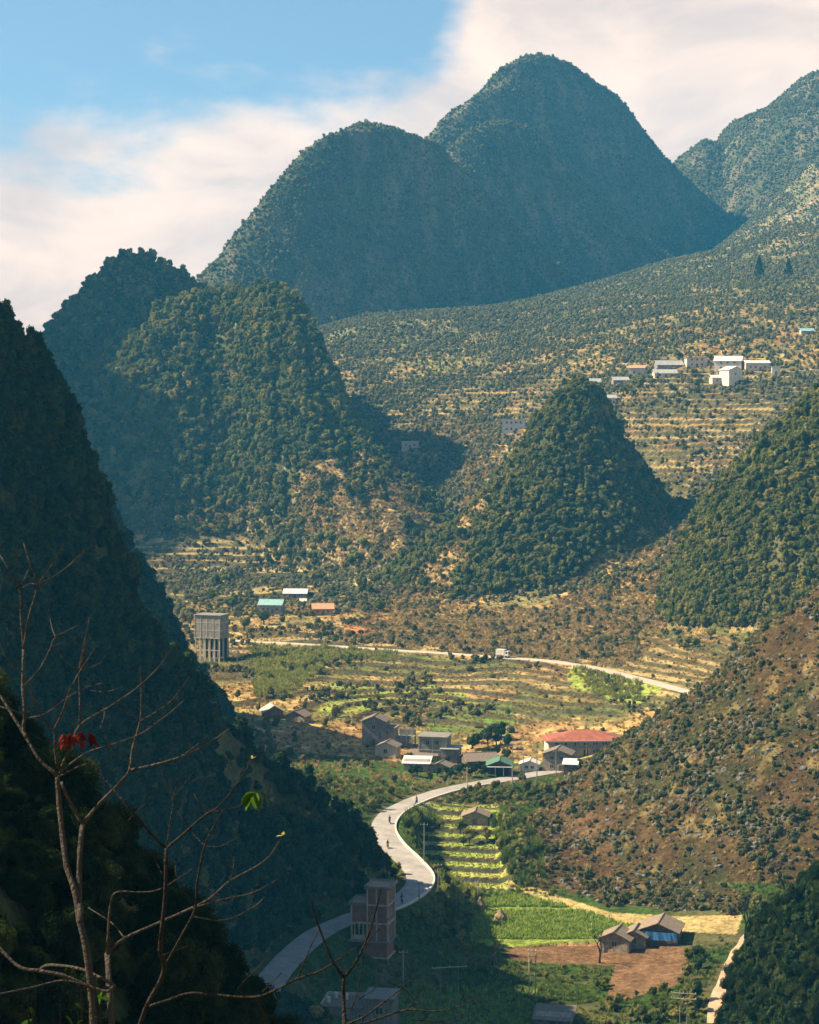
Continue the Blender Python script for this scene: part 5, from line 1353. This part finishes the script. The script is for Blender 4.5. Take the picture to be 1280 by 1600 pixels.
T1 = [[(178, 1640, 15), (172, 1560, 14), (168, 1490, 12)],
      [(150, 1640, 17), (138, 1500, 16), (125, 1439, 14), (117, 1392, 13), (104, 1353, 12), (98, 1306, 12), (92, 1248, 11), (90, 1212, 10)],
      [(126, 1440, 12), (124, 1392, 12), (125, 1330, 11), (129, 1287, 10)], [(129, 1287, 8), (114, 1262, 7), (105, 1244, 6), (96, 1222, 6)],
      [(180, 1540, 9), (160, 1549, 8), (100, 1525, 9), (62, 1517, 8), (31, 1511, 7), (0, 1482, 7), (-30, 1450, 6)], [(180, 1540, 7), (130, 1515, 6), (78, 1508, 7), (60, 1516, 6)],
      [(150, 1545, 5), (100, 1532, 4), (50, 1543, 4), (-10, 1555, 4)],
      [(166, 1490, 7), (195, 1466, 6.5), (250, 1441, 6), (297, 1420, 5.5), (328, 1404, 5), (359, 1377, 4), (414, 1345, 3), (437, 1314, 2.2)],
      [(168, 1490, 7), (171, 1430, 5), (176, 1400, 4), (190, 1393, 3.5), (225, 1394, 3), (255, 1387, 2.5), (300, 1358, 2)],
      [(359, 1377, 2.5), (364, 1360, 2), (366, 1340, 1.6)], [(297, 1420, 3.5), (350, 1405, 3), (395, 1395, 2.5), (436, 1373, 1.8)], [(300, 1432, 2.6), (350, 1438, 2.5), (395, 1418, 2), (415, 1400, 1.5)],
      [(195, 1466, 3), (178, 1445, 2.5), (160, 1432, 2.4), (138, 1418, 2)],
      [(90, 1212, 9), (62, 1186, 7.5), (41, 1152, 6.5), (19, 1117, 5.5), (0, 1086, 5), (-20, 1060, 4)],
      [(41, 1152, 7), (37, 1139, 7), (39, 1111, 7), (36, 1074, 7.5), (37, 1014, 6)], [(37, 1014, 5), (33, 965, 4.5), (31, 921, 4), (14, 890, 3.2), (0, 867, 2.6)], [(37, 1014, 4.5), (45, 965, 4), (58, 914, 3.5), (47, 880, 3), (37, 849, 2)],
      [(58, 914, 3), (85, 900, 2.6), (110, 882, 2.3), (134, 858, 1.6)], [(58, 914, 2.5), (80, 885, 2), (100, 850, 1.4)], [(31, 921, 2.6), (47, 912, 2.2), (58, 914, 2)], [(31, 921, 2.5), (40, 900, 2), (47, 884, 1.5)],
      [(38, 1072, 3.5), (62, 1045, 3), (78, 1015, 2.8), (87, 996, 2.5), (122, 977, 1.7)], [(87, 996, 2.2), (81, 980, 2), (78, 961, 1.4)], [(82, 1010, 2), (100, 1004, 1.5)],
      [(36, 1050, 3.2), (20, 1042, 3), (8, 1024, 2.4), (0, 1005, 2)], [(37, 1115, 3.5), (20, 1110, 3), (0, 1104, 3), (-15, 1098, 2.5)],
      [(90, 1200, 6), (86, 1170, 5), (84, 1142, 4.5), (62, 1115, 3.8), (47, 1077, 2.6)], [(84, 1142, 4), (98, 1112, 3.6), (109, 1080, 3.2), (125, 1049, 2.8), (150, 1011, 1.6)], [(125, 1049, 2.4), (132, 1015, 2), (137, 980, 1.4)],
      [(125, 1049, 2.2), (148, 1040, 2), (160, 1033, 1.8), (166, 1021, 1.3)], [(125, 1049, 2.4), (108, 1038, 2), (97, 1027, 1.8), (90, 1017, 1.4)],
      [(47, 1121, 3), (70, 1116, 2.8), (100, 1094, 2.6), (130, 1076, 2.2), (160, 1067, 1.5)], [(140, 1079, 2.2), (165, 1081, 2), (192, 1073, 1.5)],
      [(93, 1208, 5), (115, 1190, 4.5), (141, 1174, 4.2), (187, 1160, 3.6), (220, 1147, 3.2), (244, 1130, 2.8), (268, 1112, 2.4), (290, 1092, 1.8)], [(95, 1212, 4), (118, 1200, 3.4), (136, 1193, 2.6)],
      [(93, 1205, 4.5), (108, 1170, 4), (125, 1133, 4), (175, 1102, 3.6), (219, 1071, 3), (250, 1040, 2.2), (269, 1011, 1.6)],
      [(125, 1133, 4.5), (125, 1090, 4), (124, 1049, 3.6), (131, 1010, 2.6), (140, 965, 1.6)],
      [(129, 1287, 8), (156, 1255, 7.5), (191, 1220, 6.5), (203, 1201, 6), (207, 1170, 5), (219, 1127, 4), (221, 1085, 3), (219, 1042, 2.2)], [(219, 1127, 3.5), (245, 1112, 3), (268, 1095, 2.5), (294, 1061, 1.7)],
      [(203, 1203, 5), (240, 1195, 4.5), (281, 1183, 4), (320, 1165, 3), (359, 1139, 1.8)], [(281, 1183, 2.8), (303, 1168, 2.3), (325, 1149, 1.6)], [(219, 1127, 2.2), (200, 1115, 2), (182, 1104, 1.5)],
      [(165, 1150, 2.4), (180, 1182, 2.2), (205, 1190, 2), (222, 1194, 1.6)], [(156, 1140, 2), (163, 1118, 1.8), (162, 1104, 1.4)]]
fore_tree('bare_tree', 'large pale barked bare tree close by on the left, with many upward branches', 15.0, T1, B_bark, 3)
T2 = [[(200, 1660, 12), (228, 1575, 10), (254, 1525, 10), (256, 1500, 10), (250, 1482, 9.5), (258, 1404, 8.5), (260, 1326, 7.5)],
      [(260, 1326, 6), (238, 1305, 5.5), (203, 1263, 5), (176, 1232, 4), (145, 1193, 2.4)], [(260, 1326, 6), (290, 1300, 5), (324, 1271, 4.5), (340, 1262, 4), (363, 1236, 3.4), (380, 1210, 2.6), (395, 1185, 1.8)],
      [(261, 1322, 3), (266, 1285, 2.8), (270, 1248, 2.6), (258, 1215, 2.2), (250, 1185, 1.4)], [(270, 1248, 2.2), (275, 1230, 1.8), (278, 1217, 1.3)], [(270, 1248, 2), (285, 1230, 1.7), (300, 1208, 1.2)], [(324, 1271, 3), (350, 1266, 2.5), (370, 1262, 2.2), (387, 1252, 1.8)],
      [(324, 1271, 2.4), (312, 1258, 2), (304, 1241, 1.5)], [(200, 1283, 2.2), (220, 1262, 2), (240, 1240, 1.5)],
      [(262, 1502, 6), (285, 1460, 5.5), (305, 1420, 5.2), (308, 1380, 5), (320, 1322, 4.4), (335, 1290, 3.4), (348, 1267, 2.4)], [(320, 1322, 2.6), (300, 1300, 2.2), (283, 1271, 1.5)], [(320, 1322, 2), (345, 1322, 1.8), (375, 1306, 1.3)],
      [(305, 1420, 3), (290, 1395, 2.6), (276, 1370, 2), (274, 1352, 1.6)], [(256, 1370, 2.4), (240, 1340, 2), (220, 1316, 1.5)],
      [(234, 1572, 7), (262, 1563, 6), (297, 1552, 6), (345, 1556, 6), (398, 1558, 6), (430, 1547, 5.5), (465, 1529, 5), (500, 1517, 4), (540, 1492, 3), (570, 1470, 2)], [(398, 1558, 4), (410, 1580, 4), (425, 1610, 3.5)],
      [(465, 1529, 3.6), (477, 1500, 3), (485, 1480, 2.5), (500, 1450, 1.6)], [(385, 1556, 3), (372, 1545, 2.5), (395, 1520, 2.2), (415, 1500, 1.6)], [(410, 1550, 2.5), (440, 1520, 2)],
      [(250, 1495, 3), (275, 1485, 2.5), (300, 1476, 1.6)]]
fore_tree('bare_tree', 'thin dark bare sapling in front of the pale tree, its low branch reaching right', 13.5, T2, B_barkd, 1)
T3 = [[(538, 1680, 10), (538, 1600, 9), (537, 1560, 8.5), (537, 1527, 8)], [(537, 1527, 6), (519, 1500, 5.5), (499, 1450, 4.6), (491, 1425, 3.8), (486, 1406, 2.6)], [(537, 1527, 6), (552, 1510, 5.2), (574, 1466, 4.6), (588, 1420, 3.6), (596, 1386, 2.2)],
      [(566, 1482, 3.2), (585, 1460, 2.6), (607, 1435, 1.8)], [(542, 1600, 4.5), (570, 1588, 4.2), (599, 1566, 3.8), (628, 1544, 3), (649, 1522, 1.8)], [(545, 1606, 5), (590, 1592, 4.5), (635, 1578, 4.2), (680, 1580, 3.2), (720, 1572, 2.4), (745, 1560, 1.6)],
      [(635, 1578, 2.6), (650, 1560, 2.2), (662, 1535, 1.4)], [(648, 1562, 2), (630, 1545, 1.8), (606, 1534, 1.4)], [(548, 1580, 3), (560, 1545, 2.6), (566, 1510, 2.2), (572, 1480, 1.4)], [(560, 1562, 2.2), (585, 1545, 1.8), (600, 1522, 1.3)], [(640, 1592, 2), (690, 1596, 1.8), (735, 1580, 1.3)]]
fore_tree('bare_tree', 'dark bare sapling at the bottom in front of the brick house', 12.0, T3, B_barkd, 1)
# leaves left on the twigs
def leaf_mesh(name, mat, L, Wd, fold=.25):
    V = []; n = 7
    for i in range(n + 1):
        t = i / n; w = Wd * math.sin(math.pi * min(1, t * .92 + .04)) ** .8 * (1 - .35 * t)
        z = -.18 * L * t * t
        V += [(-w, L * t, z + w * fold), (0, L * t, z), (w, L * t, z + w * fold)]
    V += [(x, y, z - .0012) for x, y, z in V]; m = 3 * (n + 1); F = []
    for i in range(n):
        for j in (0, 1):
            a = 3 * i + j; F += [(a, a + 1, a + 4, a + 3), (m + a, m + a + 3, m + a + 4, m + a + 1)]
    return mesh_from(name, V, F, mat, True)
M_red = mat_foliage('leaf_red', G((0.16, 0.022, 0.014), (0.24, 0.04, 0.02), (0.10, 0.018, 0.012)), .4)
M_lg = mat_foliage('leaf_green', G((0.08, 0.17, 0.02), (0.12, 0.23, 0.03), (0.06, 0.14, 0.02)), .45)
M_bud = mat_foliage('bud', G((0.55, 0.48, 0.12), (0.6, 0.5, 0.2), (0.5, 0.45, 0.1)), .3)
def cluster(name, label, px, py, Y, me, n, spread, sz, droop=-.6, rise=0, cat='leaves'):
    c = Vector(at_Y(px, py, Y)); o = empty(name, c, 0, label, cat)
    for i in range(n):
        l_ = bpy.data.objects.new('leaf', me); COL.objects.link(l_); l_.parent = o
        a = 6.2832 * i / n + random.uniform(-.3, .3); l_.rotation_euler = (droop + random.uniform(-.35, .35), random.uniform(-.3, .3), a)
        l_.location = (random.uniform(-1, 1) * spread, random.uniform(-.3, .3) * spread, random.uniform(-.5, .5) * spread * .6 + rise); k = sz * random.uniform(.8, 1.15); l_.scale = (k, k, k)
cluster('leaf_cluster', 'cluster of red leaves hanging in the pale bare tree', 124, 1150, 14.8, leaf_mesh('leaf', M_red, .11, .026), 26, .12, .85, -1.0)
cluster('leaf_cluster', 'bright green leaves at the end of a dark twig', 396, 1240, 13.5, leaf_mesh('leaf', M_lg, .10, .034), 6, .05, 1.25, -.75)
cluster('leaf_bud', 'pale yellow bud at the tip of the topmost dark twig', 395, 1186, 13.5, leaf_mesh('leaf', M_bud, .03, .009), 3, .004, 1.0, .9, cat='bud')
cluster('leaf_bud', 'yellow bud at the end of the long rising twig of the pale tree', 441, 1306, 15, leaf_mesh('leaf', M_bud, .045, .012), 3, .006, 1.0, .5, cat='bud')

M_lf2 = mat_foliage('leaf_dark_green', G((0.05, 0.12, 0.015), (0.08, 0.17, 0.025), (0.03, 0.08, 0.012)), .45)  # greens a step darker than those of the twig leaves
def leafy_shrub(px, py, Y, w, h, n, label):
    """a thin stemmed shrub with separate leaves"""
    c = Vector(at_Y(px, py, Y)); g0 = float(zat([c.x], [Y])[0]); o = empty('leafy_shrub', (c.x, Y, min(g0, c.z - .5)), 0, label, 'shrub')
    lm = leaf_mesh('leaf', M_lf2, .085, .02); r = random.Random(int(px))
    for k in range(7):
        a = r.uniform(0, 6.28); tip = Vector((math.cos(a) * w * r.uniform(.3, 1), math.sin(a) * w * .6, c.z - o.location.z + r.uniform(-.3, 1) * h))
        P = [Vector((0, 0, -.3)), tip * .5 + Vector((0, 0, .05)), tip]
        V, F = tube(P, [.012, .008, .003], 5); solid('stem', V, F, B_barkd, o)
        for i in range(n // 7):
            t = r.uniform(.62, 1); p = P[1].lerp(tip, max(0, (t - .5) * 2)); l_ = bpy.data.objects.new('leaf', lm); COL.objects.link(l_); l_.parent = o
            l_.location = p + Vector((r.uniform(-.05, .05), r.uniform(-.05, .05), r.uniform(-.04, .04))); l_.rotation_euler = (r.uniform(-1.1, -.1), r.uniform(-.4, .4), r.uniform(0, 6.28)); q_ = r.uniform(.7, 1.3); l_.scale = (q_, q_, q_)
leafy_shrub(75, 1575, 11, .16, .12, 84, 'small shrub with drooping green leaves in the bottom left corner')
leafy_shrub(140, 1560, 11.5, .12, .12, 63, 'small green leaved shrub between the two bare trunks at the bottom')
PADM = np.ones(len(X), bool)
for (bx, by, br) in BUILD_PADS: PADM &= np.hypot(X - bx, Y - by) > br
CL = CLEAR & PADM
step0 = (INFO['step'] < 0.3)
def put(name, key, dens, smin, smax_, label, sink=0.1, sxy=None, tilt=0.12, pw=1.0):
    x, y, z = sample(dens * CL * np.minimum(np.sqrt(1 + SLOPE ** 2), 4))
    s = smin + (smax_ - smin) * RNG.uniform(0, 1, len(x)) ** pw
    return scatter(name, key, np.stack([x, y, z - s * sink], 1), s, label, sxy, tilt)
H12 = h12
pat = fbm(X, Y, 22, 3, 201); pat2 = fbm(X, Y, 8, 3, 211)
# far mountains
put('woodland', 'far', mt * 0.14 * (0.35 + sstep(0.35, 0.6, pat2)), 0.8, 2.4, 'low scrub covering the blue mountains in the distance', pw=1.8)
farT = in_poly(PX, PY, [(950, 610), (1230, 600), (1180, 700), (1060, 780), (1010, 720)])
put('scrub', 'far', ((hid == 0) & (Y > 745)) * np.where(farT, .35, 1) * (0.12 + 0.34 * sstep(0.48, 0.62, pat)), 0.35, 1.9, 'scrub and small trees on the far terraced slopes', pw=1.8)
# wooded hills
dryreg = np.zeros(len(X), bool)
jx_ = (fbm(X, Y, 12, 3, 301) - .5) * 60
for p in DRY: dryreg |= in_poly(PX + jx_, PY + jx_ * .6, p)
h67 = H(6, 7)
pat3 = fbm(X, Y, 35, 3, 221)
put('forest', 'forest', h67 * 0.62 * np.where(Z < 60, 0.2, 1.0) * np.where(dryreg, 0.15, 1) * (.25 + sstep(.35, .55, pat2)), 0.7, 3.1, 'dense forest on the two steep hills at the left', pw=2.3)
put('dry_grass', 'dry', dryreg * (Y > 560) * (0.6 + 1.0 * sstep(.45, .6, pat2)), 0.4, 1.1, 'dry yellow grass on the slopes between the hills')
put('forest', 'forest', H(8) * 1.2 * np.where(dryreg, 0.25, 1) * (.25 + sstep(.35, .55, pat2)), 0.4, 2.2, 'dense forest on the small cone hill', pw=2.2)
put('shrubs', 'shrub', dryreg * (Y > 560) * (.04 + .2 * sstep(.5, .6, pat2)), .5, 1.5, 'shrubs on the dry slopes between the hills', pw=2)
put('dry_grass', 'dry', H(6, 7) * (Z < 70) * 0.35, 0.6, 1.4, 'dry grass round the foot of the steep left hills')
put('shrubs', 'shrub', H(6, 7) * (Z < 70) * (0.03 + .12 * sstep(.45, .6, pat2)), 0.6, 1.8, 'shrubs round the foot of the steep left hills', pw=1.6)
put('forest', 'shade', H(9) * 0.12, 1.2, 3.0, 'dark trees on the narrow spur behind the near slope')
put('forest', 'shade', H(20) * 0.2, 0.9, 2.4, 'dark trees on the added shade casting hills at the left edge')
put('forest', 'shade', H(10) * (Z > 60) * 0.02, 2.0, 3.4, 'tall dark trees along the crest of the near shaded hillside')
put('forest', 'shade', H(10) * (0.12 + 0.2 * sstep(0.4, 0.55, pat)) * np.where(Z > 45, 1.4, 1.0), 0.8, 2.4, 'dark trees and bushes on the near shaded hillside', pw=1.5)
rf = in_poly(PX, PY, [(1290, 560), (1290, 960), (1200, 990), (1110, 1090), (1010, 1080), (990, 1020), (1010, 960), (1040, 860), (1060, 770), (1180, 670)])
farT = in_poly(PX, PY, [(950, 610), (1230, 600), (1180, 700), (1060, 780), (1010, 720)])
put('forest', 'forest', H(11) * np.where(rf, 1.1, 0.3) * (.25 + sstep(.35, .55, pat2)), 0.4, 2.3, 'dense forest on the sunlit slope at the right edge', pw=2.2)
put('shrubs', 'shrub', H(11) * 0.5, 0.4, 1.1, 'shrubs between the trees of the sunlit slope', pw=2)
put('woodland', 'far', (mt | ((hid == 0) & (Y > 1200) & (fbm(X, Y, 60, 4, 401) > .5))) * np.where(mt, .25, .16), 0.4, 1.0, 'fine low scrub covering the blue mountains in the distance', pw=1.5)
put('shrubs', 'shrub', H12 * (0.2 + 0.9 * sstep(0.42, 0.6, pat2)), 0.25, 1.1, 'low shrubs over the brown slope on the right', pw=2)
put('rocks', 'rock', H12 * (0.12 + 0.5 * sstep(0.5, 0.62, pat2)), 0.15, 0.8, 'grey limestone rocks on the brown slope on the right', 0.2, pw=2.2, tilt=0.4)
put('dry_grass', 'dry', H12 * 0.4, 0.3, 0.8, 'tufts of dry grass on the brown slope on the right')
put('grass', 'green', H(10) * (Z < 30) * 0.5, 0.4, 1.0, 'rough grass at the foot of the near shaded hillside')
put('dry_grass', 'dry', H(10) * (Z < 32) * 0.25, 0.4, 0.9, 'dry grass at the foot of the near shaded hillside')
nb = ((Y > 90) & (Y <= 305) & ~H(13, 14))
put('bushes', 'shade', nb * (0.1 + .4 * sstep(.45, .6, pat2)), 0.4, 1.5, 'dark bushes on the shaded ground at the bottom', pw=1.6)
put('grass', 'dgreen', nb * 0.9, 0.4, 1.0, 'long grass on the shaded ground at the bottom')
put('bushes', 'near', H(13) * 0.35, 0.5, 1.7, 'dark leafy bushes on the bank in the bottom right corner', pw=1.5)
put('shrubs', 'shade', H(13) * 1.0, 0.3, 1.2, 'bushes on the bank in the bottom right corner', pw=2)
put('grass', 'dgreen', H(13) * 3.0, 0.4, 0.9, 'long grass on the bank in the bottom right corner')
# valley and middle slopes
midz = (hid == 0) & (Y > 452) & (Y < 790) & ~R2FOOT
put('shrubs', 'shrub', midz * (0.008 + 0.12 * sstep(0.54, 0.66, pat)) * step0, 0.5, 1.7, 'shrubs between the terraces of the middle slope', pw=2)
put('dry_grass', 'dry', midz * 0.22, 0.4, 0.9, 'tufts of dry grass on the terraces of the middle slope')
low = (hid == 0) & (Y > 255) & (Y <= 470) & ~R2FOOT
grn = in_poly(PX, PY, [(620, 1540), (840, 1550), (840, 1640), (600, 1640)])
eart = in_poly(PX, PY, [(760, 1395), (1170, 1420), (1170, 1470), (1080, 1480), (1060, 1540), (940, 1570), (960, 1515), (780, 1500)])
put('shrubs', 'forest', low * (0.02 + 0.2 * sstep(0.45, 0.6, pat)) * step0 * ~grn * ~eart, 0.4, 1.5, 'green bushes on the valley floor', pw=2)
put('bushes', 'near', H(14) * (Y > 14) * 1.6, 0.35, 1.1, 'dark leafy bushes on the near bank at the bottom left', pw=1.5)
put('grass', 'green', low * 0.9 * step0 * ~eart, 0.35, 0.9, 'long green grass on the valley floor')
bank = in_poly(PX, PY, [(655, 1360), (700, 1370), (760, 1400), (740, 1440), (700, 1410), (670, 1395)])
put('long_grass', 'lime', bank * (hid == 0) * 1.6, 0.5, 1.3, 'bright yellow green grass on the bank beside the road bend')
brt = in_poly(PX, PY, [(390, 1008), (540, 1012), (620, 1020), (620, 1034), (520, 1030), (460, 1080), (400, 1090)]) | in_poly(PX, PY, [(890, 1040), (1000, 1066), (1010, 1100), (930, 1085)])
put('long_grass', 'lime', brt * 0.8, 0.6, 1.6, 'bright yellow green grass below the upper road')
can = in_poly(PX, PY, [(610, 1256), (655, 1260), (700, 1290), (660, 1300), (620, 1290)]) | in_poly(PX, PY, [(770, 1290), (800, 1280), (860, 1330), (850, 1385), (800, 1385)])
put('canes', 'bamboo', can * (hid == 0) * 0.35, 1.5, 3.0, 'tall green canes beside the road and the stepped plots')
def field_rows():
    e = np.array([[at_z(a, b, 0)[0], at_z(a, b, 0)[1]] for a, b in FIELD_FLAT]); x0, x1, y0, y1 = e[:, 0].min(), e[:, 0].max(), e[:, 1].min(), e[:, 1].max()
    gx, gy = np.meshgrid(np.arange(x0, x1, .42), np.arange(y0, y1, .85)); gx = gx.ravel() + RNG.normal(0, .1, gx.size); gy = gy.ravel() + RNG.normal(0, .07, gy.size)
    gy = gy + gx * .04; zz = zat(gx, gy); a, b = project(gx, gy, zz)
    m = in_poly(a, b, FIELD_FLAT) & (RNG.uniform(0, 1, len(gx)) < .93) & ~((b > 1418) & (b < 1423)) & (b < 1468)
    k = .45 + .45 * fbm(gx, gy, 9, 2, 5)[m]
    scatter('crops', 'crop', np.stack([gx, gy, zz], 1)[m], k, 'rows of green crops in the flat field on the valley floor')
field_rows()
put('crops', 'crop', grn * low * 2.5, 0.5, 0.9, 'green crops in the field at the bottom edge')
put('grass', 'lime', (INFO['step'] > 0.5) * (INFO['fs'] < 0.72) * 2.2, 0.15, 0.35, 'short pale grass on the stepped plots below the road')
# ------------------------------------------------------------------ haze
def haze(density):
    x0, x1, y0, y1, z0, z1 = -2600, 2600, -400, 3200, float(GZ.min()) - 3, float(GZ.max()) + 25
    V = [(x, y, z) for x in (x0, x1) for y in (y0, y1) for z in (z0, z1)]
    F = [(0, 1, 3, 2), (4, 6, 7, 5), (0, 4, 5, 1), (2, 3, 7, 6), (0, 2, 6, 4), (1, 5, 7, 3)]
    m, n, l = new_mat('haze_air')
    out = n.new('ShaderNodeOutputMaterial')
    v = N(n, l, 'ShaderNodeVolumePrincipled', {'Color': (0.08, 0.52, 1.0, 1), 'Density': density, 'Anisotropy': 0.0})
    l.new(v.outputs[0], out.inputs['Volume'])
    me = mesh_from('haze', V, F, m)
    o = bpy.data.objects.new('haze', me); COL.objects.link(o)
    tag(o, 'thin blue haze in the valley air', kind='stuff')
HAZE_D = 0.00013
haze(HAZE_D)
print('instances', N_INST[0])
